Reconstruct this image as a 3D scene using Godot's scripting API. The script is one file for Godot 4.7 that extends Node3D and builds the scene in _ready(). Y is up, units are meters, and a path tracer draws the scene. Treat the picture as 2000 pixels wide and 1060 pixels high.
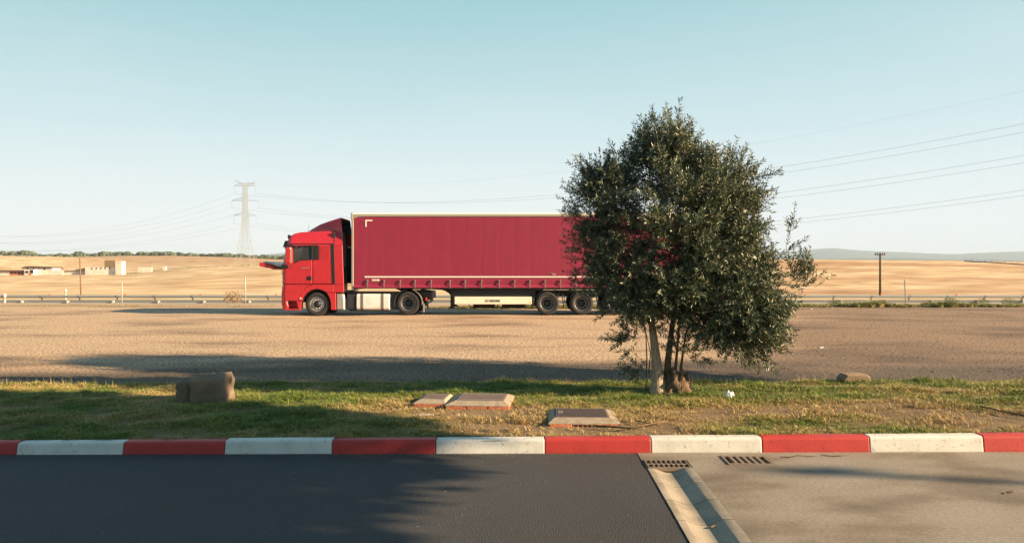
extends Node3D
# A red lorry parked on a dusty lot behind an olive tree, a grass strip and a red and white kerb; wheat stubble, pylon and hills beyond.
# Metres, y up, the camera looks along -z. "d" below is the distance in front of the camera, so z = -d.

var rng := RandomNumberGenerator.new()
var bumps := FastNoiseLite.new()
var patches := FastNoiseLite.new()
var M := {}

# ---------------------------------------------------------------- helpers
func lin(r: float, g: float, b: float) -> Color:
	return Color(r, g, b).linear_to_srgb()

func mat(r: float, g: float, b: float, rough := 0.8, metal := 0.0) -> StandardMaterial3D:
	var m := StandardMaterial3D.new()
	m.albedo_color = lin(r, g, b)
	m.roughness = rough
	m.metallic = metal
	return m

func noise(seed_: int, freq: float, oct := 4, kind := FastNoiseLite.TYPE_SIMPLEX_SMOOTH) -> FastNoiseLite:
	var n := FastNoiseLite.new()
	n.seed = seed_
	n.frequency = freq
	n.noise_type = kind
	n.fractal_octaves = oct
	return n

func ntex(seed_: int, freq: float, cols: Array, offs: Array, size := 512, oct := 4, kind := FastNoiseLite.TYPE_SIMPLEX_SMOOTH) -> NoiseTexture2D:
	var t := NoiseTexture2D.new()
	t.width = size
	t.height = size
	t.seamless = true
	t.noise = noise(seed_, freq, oct, kind)
	var g := Gradient.new()
	var cc := PackedColorArray()
	for c in cols:
		cc.append(lin(c[0], c[1], c[2]))
	g.offsets = PackedFloat32Array(offs)
	g.colors = cc
	t.color_ramp = g
	return t

func grey(a: float) -> Array:
	return [a, a, a]

func worldmap(m: StandardMaterial3D, tex: Texture2D, scale1: Vector3, over: Texture2D = null, scale2 := Vector3.ONE, relief: Texture2D = null, cm := 0.5) -> StandardMaterial3D:
	m.albedo_texture = tex
	m.uv1_triplanar = true
	m.uv1_world_triplanar = true
	m.uv1_scale = scale1
	if over:
		m.detail_enabled = true
		m.detail_albedo = over
		m.detail_blend_mode = BaseMaterial3D.BLEND_MODE_MUL
		m.detail_uv_layer = BaseMaterial3D.DETAIL_UV_2
		m.uv2_triplanar = true
		m.uv2_world_triplanar = true
		m.uv2_scale = scale2
	if relief:
		m.heightmap_enabled = true
		m.heightmap_texture = relief
		m.heightmap_scale = cm
	return m

func st(smooth := false) -> SurfaceTool:
	var s := SurfaceTool.new()
	s.begin(Mesh.PRIMITIVE_TRIANGLES)
	s.set_smooth_group(0 if smooth else -1)
	return s

func tri(s: SurfaceTool, a: Vector3, b: Vector3, c: Vector3) -> void:
	s.add_vertex(a)
	s.add_vertex(b)
	s.add_vertex(c)

func quad(s: SurfaceTool, a: Vector3, b: Vector3, c: Vector3, d: Vector3) -> void:
	tri(s, a, b, c)
	tri(s, a, c, d)

func part(called: String, s: SurfaceTool, m: Material, parent: Node = self) -> MeshInstance3D:
	s.generate_normals()
	var o := MeshInstance3D.new()
	o.mesh = s.commit()
	o.material_override = m
	o.name = called
	parent.add_child(o, true)
	return o

func meshed(called: String, mesh: Mesh, m: Material, parent: Node, xf := Transform3D()) -> MeshInstance3D:
	var o := MeshInstance3D.new()
	o.mesh = mesh
	o.material_override = m
	o.name = called
	o.transform = xf
	parent.add_child(o, true)
	return o

func tag(o: Node, label := "", category := "", group := "", kind := "") -> Node:
	if label: o.set_meta("label", label)
	if category: o.set_meta("category", category)
	if group: o.set_meta("group", group)
	if kind: o.set_meta("kind", kind)
	return o

func thing(called: String, label: String, category: String, at := Vector3.ZERO, turn := 0.0, group := "") -> Node3D:
	var o := Node3D.new()
	o.name = called
	add_child(o, true)
	o.position = at
	o.rotation.y = turn
	tag(o, label, category, group)
	return o

func sub(called: String, parent: Node, at := Vector3.ZERO) -> Node3D:
	var o := Node3D.new()
	o.name = called
	parent.add_child(o, true)
	o.position = at
	return o

func box(s: SurfaceTool, c: Vector3, size: Vector3, bevel := 0.0, basis_ := Basis()) -> void:
	var h := size / 2.0
	var b := minf(bevel, minf(h.x, minf(h.y, h.z)) * 0.9)
	var P := func(sx, sy, sz, which):
		var v := Vector3(sx * (h.x - (0.0 if which == 0 else b)), sy * (h.y - (0.0 if which == 1 else b)), sz * (h.z - (0.0 if which == 2 else b)))
		return c + basis_ * v
	for q in [-1, 1]:
		quad(s, P.call(q, -1, -q, 0), P.call(q, 1, -q, 0), P.call(q, 1, q, 0), P.call(q, -1, q, 0))
		quad(s, P.call(-q, q, -1, 1), P.call(-q, q, 1, 1), P.call(q, q, 1, 1), P.call(q, q, -1, 1))
		quad(s, P.call(q, -1, q, 2), P.call(q, 1, q, 2), P.call(-q, 1, q, 2), P.call(-q, -1, q, 2))
	if b <= 0.0:
		return
	for i in [-1, 1]:
		for j in [-1, 1]:
			quad(s, P.call(i, j, -1, 0), P.call(i, j, 1, 0), P.call(i, j, 1, 1), P.call(i, j, -1, 1))
			quad(s, P.call(i, -1, j, 0), P.call(i, 1, j, 0), P.call(i, 1, j, 2), P.call(i, -1, j, 2))
			quad(s, P.call(-1, i, j, 1), P.call(1, i, j, 1), P.call(1, i, j, 2), P.call(-1, i, j, 2))
			for k in [-1, 1]:
				tri(s, P.call(i, j, k, 0), P.call(i, j, k, 1), P.call(i, j, k, 2))

func bx(s: SurfaceTool, x0: float, x1: float, y0: float, y1: float, z0: float, z1: float, bevel := 0.0) -> void:
	box(s, Vector3((x0 + x1) / 2, (y0 + y1) / 2, (z0 + z1) / 2), Vector3(absf(x1 - x0), absf(y1 - y0), absf(z1 - z0)), bevel)

func inset(poly: PackedVector2Array, b: float) -> PackedVector2Array:
	var n := poly.size()
	var sign_ := -1.0 if Geometry2D.is_polygon_clockwise(poly) else 1.0
	var out := PackedVector2Array()
	for i in n:
		var p := poly[i]
		var a := (p - poly[(i + n - 1) % n]).normalized()
		var c := (poly[(i + 1) % n] - p).normalized()
		var n1 := Vector2(-a.y, a.x) * sign_
		var n2 := Vector2(-c.y, c.x) * sign_
		var m := (n1 + n2)
		var k := b / maxf(0.35, m.dot(n1))
		out.append(p + m * k)
	return out

# a polygon in x and y, given a thickness along z, edges chamfered
func prism(s: SurfaceTool, poly_: Array, z0: float, z1: float, bevel := 0.0) -> void:
	var poly := PackedVector2Array(poly_)
	var inner := inset(poly, bevel) if bevel > 0.0 else poly
	var n := poly.size()
	var idx := Geometry2D.triangulate_polygon(inner)
	if idx.is_empty():
		inner = poly
		idx = Geometry2D.triangulate_polygon(inner)
	for i in range(0, idx.size(), 3):
		var a := inner[idx[i]]
		var b := inner[idx[i + 1]]
		var c := inner[idx[i + 2]]
		if (b - a).cross(c - a) > 0.0:
			var t := b
			b = c
			c = t
		tri(s, Vector3(a.x, a.y, z1), Vector3(b.x, b.y, z1), Vector3(c.x, c.y, z1))
		tri(s, Vector3(a.x, a.y, z0), Vector3(c.x, c.y, z0), Vector3(b.x, b.y, z0))
	for i in n:
		var p := poly[i]
		var q := poly[(i + 1) % n]
		var pi := inner[i]
		var qi := inner[(i + 1) % n]
		quad(s, Vector3(p.x, p.y, z0 + bevel), Vector3(q.x, q.y, z0 + bevel), Vector3(q.x, q.y, z1 - bevel), Vector3(p.x, p.y, z1 - bevel))
		if bevel > 0.0:
			quad(s, Vector3(p.x, p.y, z1 - bevel), Vector3(q.x, q.y, z1 - bevel), Vector3(qi.x, qi.y, z1), Vector3(pi.x, pi.y, z1))
			quad(s, Vector3(p.x, p.y, z0 + bevel), Vector3(pi.x, pi.y, z0), Vector3(qi.x, qi.y, z0), Vector3(q.x, q.y, z0 + bevel))

func V(a: float, b: float) -> Vector2:
	return Vector2(a, b)

# profile of Vector2(radius, along the axis) turned round z
func lathe(s: SurfaceTool, prof: Array, seg: int, xf := Transform3D()) -> void:
	for i in seg:
		var a0 := TAU * i / seg
		var a1 := TAU * (i + 1) / seg
		for j in prof.size() - 1:
			var p: Vector2 = prof[j]
			var q: Vector2 = prof[j + 1]
			var A := xf * Vector3(p.x * cos(a0), p.x * sin(a0), p.y)
			var B := xf * Vector3(p.x * cos(a1), p.x * sin(a1), p.y)
			var C := xf * Vector3(q.x * cos(a1), q.x * sin(a1), q.y)
			var D := xf * Vector3(q.x * cos(a0), q.x * sin(a0), q.y)
			if p.x < 1e-5:
				tri(s, A, C, D)
			elif q.x < 1e-5:
				tri(s, A, B, C)
			else:
				quad(s, A, B, C, D)

func tube(s: SurfaceTool, pts: Array, rad: Array, sides := 6, wob := 0.0) -> void:
	var rings := []
	for i in pts.size():
		var t: Vector3 = (pts[mini(i + 1, pts.size() - 1)] - pts[maxi(i - 1, 0)]).normalized()
		var u := t.cross(Vector3(0.31, 0.17, 0.93)).normalized()
		var w := t.cross(u)
		var ring := []
		var r: float = rad[mini(i, rad.size() - 1)]
		for k in sides:
			var a := TAU * k / sides
			var rr := r * (1.0 + (rng.randf_range(-wob, wob) if wob > 0.0 else 0.0))
			ring.append(pts[i] + (u * cos(a) + w * sin(a)) * rr)
		rings.append(ring)
	for i in pts.size() - 1:
		for k in sides:
			var k2 := (k + 1) % sides
			quad(s, rings[i][k], rings[i][k2], rings[i + 1][k2], rings[i + 1][k])
	for k in range(1, sides - 1):
		tri(s, rings[0][0], rings[0][k + 1], rings[0][k])
		tri(s, rings[-1][0], rings[-1][k], rings[-1][k + 1])

func bar(s: SurfaceTool, a: Vector3, b: Vector3, w: float) -> void:
	tube(s, [a, b], [w * 0.7, w * 0.7], 4)

func scatter(called: String, mesh: Mesh, m: Material, xfs: Array, cols: Array, parent: Node = self) -> MultiMeshInstance3D:
	var mm := MultiMesh.new()
	mm.transform_format = MultiMesh.TRANSFORM_3D
	mm.use_colors = true
	mm.mesh = mesh
	mm.instance_count = xfs.size()
	for i in xfs.size():
		mm.set_instance_transform(i, xfs[i])
		mm.set_instance_color(i, cols[i])
	var o := MultiMeshInstance3D.new()
	o.multimesh = mm
	o.material_override = m
	o.name = called
	o.set_meta("kind", "stuff")
	parent.add_child(o, true)
	return o

# a point seen at photograph position (px, py) that stands d metres in front of the camera
func spot(px: float, py: float, d: float) -> Vector3:
	return Vector3((px - 1000.0) * d / 1500.0, 1.7 - (py - 530.0) * d / 1500.0, -d)

func text(called: String, words_: String, size: float, depth: float, m: Material, parent: Node, at: Vector3, italic := true) -> void:
	var f := SystemFont.new()
	f.font_names = PackedStringArray(["Droid Sans"])
	f.font_weight = 800
	f.font_italic = italic
	var t := TextMesh.new()
	t.font = f
	t.text = words_
	t.font_size = 64
	t.pixel_size = size / 46.0
	t.depth = depth
	meshed(called, t, m, parent, Transform3D(Basis(), at))

# ---------------------------------------------------------------- levels of the ground
func front(x: float) -> float:               # road and concrete this side of the kerb
	return 0.020 + 0.0172 * x

func kerb_d(x: float) -> float:
	return 7.099 - 0.0623 * x

func back_d(x: float) -> float:              # far edge of the grass
	return 10.95 - 0.045 * x

func lawn(x: float, d: float) -> float:
	var a := kerb_d(x) + 0.13
	var t := clampf((d - a) / (back_d(x) - a), 0.0, 1.0)
	var y0 := front(x) + 0.105 + 0.003 * x
	var y1 := 0.11 + 0.010 * x
	return lerpf(y0, y1, t) + 0.045 * sin(PI * t) + 0.022 * bumps.get_noise_2d(x * 60.0, d * 60.0) * smoothstep(0.0, 0.1, t)

func lot_y(x: float, d: float) -> float:
	var dip := 0.05 * exp(-pow((x + 7.6) / 1.6, 2.0) - pow((d - 29.6) / 1.2, 2.0))
	return -0.012 + 0.025 * bumps.get_noise_2d(x * 14.0, d * 22.0) * smoothstep(37.0, 31.0, d) * smoothstep(11.0, 14.0, d) - dip

func interp(keys: Array, v: float) -> float:
	if v <= keys[0][0]: return keys[0][1]
	for i in range(1, keys.size()):
		if v <= keys[i][0]:
			var t: float = (v - keys[i - 1][0]) / (keys[i][0] - keys[i - 1][0])
			t = lerpf(t, t * t * (3.0 - 2.0 * t), 0.6)
			return lerpf(keys[i - 1][1], keys[i][1], t)
	return keys[-1][1]

const NEAR_LAND := [[37.0, -0.05], [45.0, -0.16], [55.0, -0.6], [65.0, -1.42], [68.6, -1.62], [80.6, -1.62], [84.0, -1.75], [100.0, -2.15], [150.0, -2.95], [205.0, -2.9]]

func land(x: float, d: float) -> float:
	if d <= 205.0:
		return interp(NEAR_LAND, d) + (0.05 * bumps.get_noise_2d(x * 6.0, d * 8.0) if d < 66.0 or d > 84.0 else 0.0)
	var col := x / d
	var crest_d := interp([[-0.7, 340.0], [-0.3, 362.0], [0.2, 430.0], [0.7, 450.0]], col)
	var crest_y := interp([[-0.75, 0.0], [-0.667, 0.0], [-0.51, 0.6], [-0.4, 3.6], [-0.3, 5.4], [-0.1, 7.6], [0.2, 8.6], [0.42, 8.6], [0.55, 8.2], [0.68, 7.2]], col)
	var far_y := interp([[-0.8, 22.0], [-0.667, 20.5], [-0.58, 18.6], [-0.5, 20.6], [-0.45, 20.4], [-0.36, 18.4], [-0.3, 15.8], [-0.1, 13.0], [0.1, 6.0], [0.3, 2.0]], col)
	var y := 0.0
	if d <= crest_d:
		var t := (d - 205.0) / (crest_d - 205.0)
		y = lerpf(-2.9, crest_y, t * t * (3.0 - 2.0 * t) * 0.35 + t * 0.65)
	elif d < 950.0:
		var t := (d - crest_d) / (950.0 - crest_d)
		y = lerpf(crest_y, far_y, smoothstep(0.06, 1.0, t)) - 1.2 * sin(PI * minf(1.0, t * 3.0)) * smoothstep(0.1, -0.3, col)
	else:
		y = far_y - 6.0 * smoothstep(950.0, 1150.0, d) - 16.0 * smoothstep(1100.0, 1700.0, d)
	y += 6.0 * exp(-pow((x + 402.0) / 75.0, 2.0) - pow((d - 620.0) / 100.0, 2.0))
	y += 0.5 * bumps.get_noise_2d(x * 0.9, d * 0.9) * smoothstep(205.0, 400.0, d)
	return y

func sheet(called: String, xs: Array, ds: Array, hy: Callable, m: Material, tint = null, spread_ := false) -> MeshInstance3D:
	var s := st(true)
	for i in xs.size() - 1:
		for j in ds.size() - 1:
			var c := []
			for q in [[0, 0], [0, 1], [1, 1], [1, 0]]:
				var d: float = ds[j + q[1]]
				var x: float = xs[i + q[0]] * (d if spread_ else 1.0)
				c.append(Vector3(x, hy.call(x, d), -d))
			for k in [0, 1, 2, 0, 2, 3]:
				if tint != null:
					s.set_color(tint.call(c[k].x, -c[k].z))
				s.add_vertex(c[k])
	var o := part(called, s, m)
	tag(o, "", "", "", "structure")
	return o

func steps(a: float, b: float, n: int) -> Array:
	var out := []
	for i in n + 1:
		out.append(lerpf(a, b, float(i) / n))
	return out

# ---------------------------------------------------------------- scene
# a clear evening sky: pale at the horizon, deeper blue overhead, least bright at right angles to the sun, with a trace of high cloud
func clear_sky() -> Image:
	var im := Image.create_empty(720, 360, false, Image.FORMAT_RGBF)
	var keys := [[0.0, Vector3(0.94, 0.965, 0.97)], [0.05, Vector3(0.92, 0.955, 0.965)], [0.11, Vector3(0.80, 0.90, 0.925)], [0.18, Vector3(0.62, 0.80, 0.85)], [0.33, Vector3(0.345, 0.625, 0.68)], [0.5, Vector3(0.175, 0.41, 0.52)], [0.7, Vector3(0.085, 0.25, 0.39)], [1.0, Vector3(0.045, 0.155, 0.30)]]
	var sun_dir := Vector3(11, 4, 3.1).normalized()
	var wisps := noise(71, 0.9, 5)
	for j in 360:
		var el := (0.5 - (j + 0.5) / 360.0) * PI
		for i in 720:
			var az := (i + 0.5) / 720.0 * TAU
			var dir := Vector3(-sin(az) * cos(el), sin(el), -cos(az) * cos(el)) * -1.0
			dir.y = sin(el)
			var y := maxf(0.0, sin(el))
			var c := Vector3(0.30, 0.25, 0.18)
			if el > 0.0:
				for k in range(1, keys.size()):
					if y <= keys[k][0]:
						var t := (y - keys[k - 1][0]) / (keys[k][0] - keys[k - 1][0]) as float
						c = keys[k - 1][1].lerp(keys[k][1], t)
						break
				var g := dir.dot(sun_dir)
				c = c.lerp(Vector3(0.80, 0.91, 0.95), 0.30 * g * g)
				var w := wisps.get_noise_3d(dir.x * 2.2 + 4.0, dir.y * 9.0, dir.z * 2.2)
				c = c.lerp(Vector3(0.9, 0.95, 0.96), clampf(w * 0.22 - 0.02, 0.0, 0.10) * smoothstep(0.02, 0.25, y))
			im.set_pixel(i, j, Color(c.x, c.y, c.z))
	return im

func _ready() -> void:
	rng.seed = 7
	bumps = noise(3, 0.02, 3)
	patches = noise(11, 0.02, 4)
	# camera
	var cam := Camera3D.new()
	cam.name = "camera"
	cam.position = Vector3(0, 1.7, 0)
	cam.fov = rad_to_deg(2.0 * atan(530.0 / 1500.0))
	cam.near = 0.05
	cam.far = 30000.0
	add_child(cam)
	cam.current = true
	# sky, haze, exposure
	var gain := 3.2
	var sky := PanoramaSkyMaterial.new()
	sky.panorama = ImageTexture.create_from_image(clear_sky())
	var e := Environment.new()
	e.background_mode = Environment.BG_SKY
	e.sky = Sky.new()
	e.sky.sky_material = sky
	e.background_energy_multiplier = 1.0 / gain
	e.tonemap_mode = Environment.TONE_MAPPER_LINEAR
	e.tonemap_exposure = gain
	e.sdfgi_enabled = true
	e.ssao_enabled = true
	e.ssil_enabled = true
	e.fog_enabled = true
	e.fog_density = 0.00010
	e.fog_light_color = lin(0.62, 0.80, 1.0)
	var w := WorldEnvironment.new()
	w.name = "world"
	w.environment = e
	add_child(w)
	var sun := DirectionalLight3D.new()
	sun.name = "sun"
	sun.light_energy = 1.6
	sun.light_color = Color(1.0, 0.865, 0.69)
	sun.light_angular_distance = 0.5
	sun.shadow_enabled = true
	sun.sky_mode = DirectionalLight3D.SKY_MODE_LIGHT_ONLY
	add_child(sun)
	sun.look_at_from_position(Vector3.ZERO, Vector3(-11, -4, -3.1))

	materials()
	setting()
	kerbs()
	drains()
	lawn_things()
	olive_tree()
	grass()
	tractor()
	trailer()
	roadside()
	farm()
	power_line()
	far_trees()
	shade_casters()

func materials() -> void:
	var speck := ntex(21, 0.16, [[0.016, 0.019, 0.024], [0.042, 0.043, 0.048], [0.07, 0.066, 0.062], [0.28, 0.24, 0.19]], [0.1, 0.5, 0.76, 0.95], 1024, 3)
	var rough_ := ntex(22, 0.10, [grey(0.0), grey(1.0)], [0.25, 0.8], 1024, 4)
	var wear := ntex(23, 0.012, [grey(0.62), grey(0.85), grey(1.0)], [0.1, 0.5, 0.9], 512, 5)
	var mild := ntex(38, 0.008, [grey(0.80), grey(0.93), grey(1.0)], [0.1, 0.5, 0.9], 512, 6)
	M.asphalt = worldmap(mat(1, 1, 1, 0.86), speck, Vector3(0.75, 0.75, 0.75), mild, Vector3(0.11, 0.11, 0.11), rough_, 0.45)
	var dust := ntex(24, 0.07, [[0.07, 0.05, 0.034], [0.34, 0.235, 0.145], [0.50, 0.355, 0.225], [0.90, 0.74, 0.56]], [0.10, 0.38, 0.60, 0.95], 1024, 7)
	var streak := ntex(25, 0.007, [[0.42, 0.40, 0.39], [0.74, 0.72, 0.71], [0.95, 0.95, 0.95], [1, 1, 1]], [0.12, 0.36, 0.54, 1.0], 1024, 7)
	M.lot = worldmap(mat(1, 1, 1, 0.95), dust, Vector3(0.17, 0.17, 0.19), streak, Vector3(0.021, 0.04, 0.043), dust, 1.3)
	M.lot.vertex_color_use_as_albedo = true
	var conc := ntex(26, 0.05, [[0.29, 0.235, 0.17], [0.40, 0.335, 0.25], [0.47, 0.40, 0.305]], [0.05, 0.5, 0.98], 1024, 5)
	var stain := ntex(27, 0.006, [[0.50, 0.45, 0.40], [0.72, 0.67, 0.61], [0.9, 0.87, 0.83], [1, 1, 1]], [0.14, 0.38, 0.54, 0.80], 1024, 8)
	M.concrete = worldmap(mat(0.66, 0.70, 0.78, 0.82), conc, Vector3(0.5, 0.5, 0.7), stain, Vector3(0.115, 0.15, 0.19), rough_, 0.05)
	M.channel = worldmap(mat(0.84, 0.88, 0.93, 0.85), conc, Vector3(1.1, 1.1, 1.1), wear, Vector3(0.5, 0.5, 0.5), rough_, 0.12)
	var paint := ntex(28, 0.03, [grey(0.42), grey(0.60), grey(0.94), grey(1.0)], [0.0, 0.205, 0.25, 1.0], 1024, 7)
	M.red_paint = worldmap(mat(0.50, 0.040, 0.034, 0.55), paint, Vector3(0.6, 0.6, 0.6), mild, Vector3(0.8, 0.8, 0.8), rough_, 0.10)
	M.white_paint = worldmap(mat(0.72, 0.715, 0.66, 0.6), paint, Vector3(0.6, 0.6, 0.6), mild, Vector3(0.7, 0.7, 0.7), rough_, 0.10)
	var straw := ntex(29, 0.006, [[0.48, 0.325, 0.165], [0.62, 0.455, 0.255], [0.74, 0.585, 0.37]], [0.22, 0.48, 0.74], 1024, 8)
	var stalks := ntex(30, 0.06, [[0.62, 0.56, 0.50], [0.9, 0.88, 0.85], [1, 1, 1]], [0.1, 0.5, 1.0], 1024, 6)
	M.field = worldmap(mat(1, 1, 1, 1.0), straw, Vector3(0.009, 0.009, 0.012), stalks, Vector3(0.05, 0.05, 0.05))
	M.field.vertex_color_use_as_albedo = true
	M.verge = worldmap(mat(1, 1, 1, 1.0), dust, Vector3(0.2, 0.2, 0.2), wear, Vector3(0.03, 0.03, 0.06))
	var soil := ntex(31, 0.05, [[0.12, 0.08, 0.045], [0.32, 0.22, 0.12], [0.52, 0.38, 0.22]], [0.1, 0.5, 0.9], 1024, 5)
	M.soil = worldmap(mat(1, 1, 1, 1.0), soil, Vector3(0.8, 0.8, 0.8), wear, Vector3(0.3, 0.3, 0.3), rough_, 2.0)
	var bark := ntex(32, 0.035, [[0.10, 0.08, 0.06], [0.33, 0.26, 0.18], [0.50, 0.41, 0.30]], [0.1, 0.45, 0.9], 512, 5)
	M.bark = worldmap(mat(1, 1, 1, 0.9), bark, Vector3(2.5, 0.7, 2.5), null, Vector3.ONE, bark, 1.5)
	M.old_bark = worldmap(mat(0.42, 0.36, 0.32, 0.95), bark, Vector3(3.5, 1.2, 3.5), null, Vector3.ONE, bark, 3.0)
	var stone := ntex(33, 0.09, [[0.08, 0.055, 0.04], [0.40, 0.30, 0.21], [0.72, 0.58, 0.43]], [0.2, 0.5, 0.82], 512, 5)
	M.granite = worldmap(mat(0.72, 0.70, 0.68, 0.95), stone, Vector3(2.2, 2.2, 2.2), null, Vector3.ONE, stone, 2.6)
	var paint_dust := ntex(39, 0.02, [[0.86, 0.90, 0.92], [1, 1, 1]], [0.2, 0.7], 512, 6)
	M.red = mat(0.45, 0.020, 0.030, 0.33)
	worldmap(M.red, paint_dust, Vector3(0.5, 0.35, 0.5))
	M.red.clearcoat_enabled = true
	M.red.clearcoat = 0.5
	M.red.clearcoat_roughness = 0.12
	M.dull_red = mat(0.40, 0.02, 0.03, 0.5)
	var cloth := ntex(34, 0.008, [grey(0.90), grey(0.97), grey(1.0)], [0.15, 0.5, 0.85], 512, 6)
	var weave := ntex(35, 0.014, [grey(0.2), grey(0.8)], [0.2, 0.8], 512, 4)
	M.curtain = worldmap(mat(0.235, 0.012, 0.045, 0.6), cloth, Vector3(0.5, 0.18, 0.5), null, Vector3.ONE, weave, 0.15)
	M.black = mat(0.008, 0.009, 0.011, 0.55)
	M.dark = mat(0.022, 0.024, 0.03, 0.6)
	M.rubber = mat(0.022, 0.021, 0.022, 0.8)
	M.steel = mat(0.42, 0.42, 0.42, 0.4, 0.7)
	M.rim = mat(0.09, 0.09, 0.095, 0.45, 0.4)
	var scuff := ntex(36, 0.012, [grey(0.80), grey(0.93), grey(1.0)], [0.1, 0.4, 0.9], 256, 5)
	M.alu = worldmap(mat(0.86, 0.83, 0.79, 0.38, 0.25), scuff, Vector3(0.6, 0.6, 0.6))
	M.scuffed = worldmap(mat(0.42, 0.41, 0.39, 0.4, 0.5), scuff, Vector3(2, 2, 2))
	M.strap = mat(0.13, 0.12, 0.11, 0.7)
	M.rail_grey = mat(0.30, 0.28, 0.23, 0.6, 0.1)
	M.white = mat(0.80, 0.77, 0.70, 0.5)
	M.cream = worldmap(mat(0.82, 0.74, 0.60, 0.45), scuff, Vector3(0.5, 0.9, 0.5))
	M.ink = mat(0.012, 0.014, 0.02, 0.5)
	M.yellow = mat(0.75, 0.5, 0.03, 0.5)
	M.lamp_red = mat(0.5, 0.02, 0.015, 0.25)
	M.reflector = mat(0.8, 0.25, 0.05, 0.4)
	M.glass = mat(0.05, 0.06, 0.07, 0.05)
	M.glass.transparency = BaseMaterial3D.TRANSPARENCY_ALPHA
	M.glass.albedo_color.a = 0.6
	M.drape = mat(0.13, 0.12, 0.11, 0.95)
	M.galv = mat(0.34, 0.36, 0.35, 0.55, 0.25)
	M.pylon = mat(0.30, 0.31, 0.29, 0.7, 0.1)
	M.wire = mat(0.22, 0.22, 0.22, 0.6)
	M.wood = worldmap(mat(0.55, 0.42, 0.30, 0.95), bark, Vector3(2, 0.4, 2))
	M.dark_wood = worldmap(mat(0.20, 0.16, 0.13, 0.95), bark, Vector3(2, 0.4, 2))
	var brick := ntex(37, 0.06, [[0.28, 0.075, 0.04], [0.52, 0.17, 0.09], [0.60, 0.26, 0.15]], [0.1, 0.5, 0.9], 256, 4)
	M.brick = worldmap(mat(1, 1, 1, 0.95), brick, Vector3(2, 2, 2), null, Vector3.ONE, brick, 0.5)
	M.mortar = worldmap(mat(1.12, 1.12, 1.12, 0.9), conc, Vector3(2.2, 2.2, 2.2), wear, Vector3(1.5, 1.5, 1.5), rough_, 0.5)
	M.rust = worldmap(mat(0.17, 0.125, 0.11, 0.75, 0.1), scuff, Vector3(2.0, 2.0, 2.0))
	M.iron = worldmap(mat(0.22, 0.17, 0.13, 0.75, 0.2), scuff, Vector3(3, 3, 3))
	M.plaster = worldmap(mat(0.66, 0.60, 0.53, 0.95), scuff, Vector3(0.15, 0.15, 0.15))
	M.render_grey = mat(0.36, 0.30, 0.22, 0.95)
	M.tile = mat(0.10, 0.065, 0.045, 0.95)
	M.brown = worldmap(mat(0.22, 0.15, 0.085, 0.95), scuff, Vector3(0.2, 0.2, 0.2))
	M.hole = mat(0.02, 0.02, 0.022, 0.9)
	M.blade = mat(1, 1, 1, 0.7)
	M.blade.vertex_color_use_as_albedo = true
	M.blade.backlight_enabled = true
	M.blade.backlight = Color(0.45, 0.45, 0.45)
	M.blade_dull = mat(1, 1, 1, 0.95)
	M.blade_dull.vertex_color_use_as_albedo = true
	M.leaf = mat(1, 1, 1, 0.42)
	M.leaf.vertex_color_use_as_albedo = true
	M.leaf.backlight_enabled = true
	M.leaf.backlight = Color(0.25, 0.25, 0.25)
	M.scrap = mat(0.42, 0.48, 0.50, 0.8)
	M.mirror = mat(0.20, 0.18, 0.15, 0.25, 0.3)
	M.tissue = mat(0.88, 0.87, 0.85, 0.9)

func dusty(x: float, d: float) -> Color:      # old asphalt near the grass, pale dust further out, darker brown towards the right
	var n := patches.get_noise_2d(x * 5.0, d * 16.0)
	var a := smoothstep(16.4, 13.2, d + n * 3.0)
	var pale := Color(1.42, 1.34, 1.26)
	var brown := Color(0.42, 0.365, 0.345)
	var side := smoothstep(0.12, 0.42, x / d + 0.08 * n)
	var c := pale.lerp(brown, side * 0.9)
	for q in [[9.6, 23.2, 2.0, 0.35, 0.75], [13.4, 22.6, 1.6, 0.2, 0.6], [7.2, 22.9, 1.1, 0.2, 0.5], [-15.3, 24.0, 1.6, 0.25, 0.7], [-8.0, 24.6, 6.5, 0.7, 0.32], [-1.0, 25.2, 3.0, 0.5, 0.35], [-2.0, 18.4, 2.6, 0.6, 0.3], [4.5, 19.5, 4.0, 0.7, 0.22], [-6.5, 20.5, 3.0, 0.4, 0.2], [11.0, 18.6, 5.0, 0.5, 0.3], [6.5, 14.6, 3.2, 0.35, 0.3]]:
		var e2 := pow((x - q[0]) / q[2], 2.0) + pow((d - q[1]) / q[3], 2.0) + 1.4 * patches.get_noise_2d(x * 40.0, d * 90.0) as float
		c = c.lerp(Color(0.34, 0.33, 0.34), q[4] * smoothstep(1.1, 0.1, e2))
	return c.lerp(Color(0.17, 0.178, 0.20), a * 0.92)

func field_tint(x: float, d: float) -> Color:
	var n := patches.get_noise_2d(x * 0.35, d * 0.9)
	var c := Color(1.0, 1.0, 1.0).lerp(Color(0.62, 0.46, 0.33), clampf(smoothstep(0.0, 0.5, x / d) * 0.50 + n * 1.1 + 0.25 * patches.get_noise_2d(x * 1.6, d * 5.0), 0.0, 1.0))
	var ploughed := smoothstep(480.0, 640.0, d) * smoothstep(-0.62, -0.52, x / d)
	c = c.lerp(Color(0.66, 0.55, 0.46), ploughed * 0.8)
	var green := exp(-pow((d - 392.0) / 22.0, 2.0)) * smoothstep(-0.53, -0.5, x / d) * smoothstep(-0.28, -0.36, x / d)
	return c.lerp(Color(0.40, 0.46, 0.24), green * 0.7)

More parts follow.
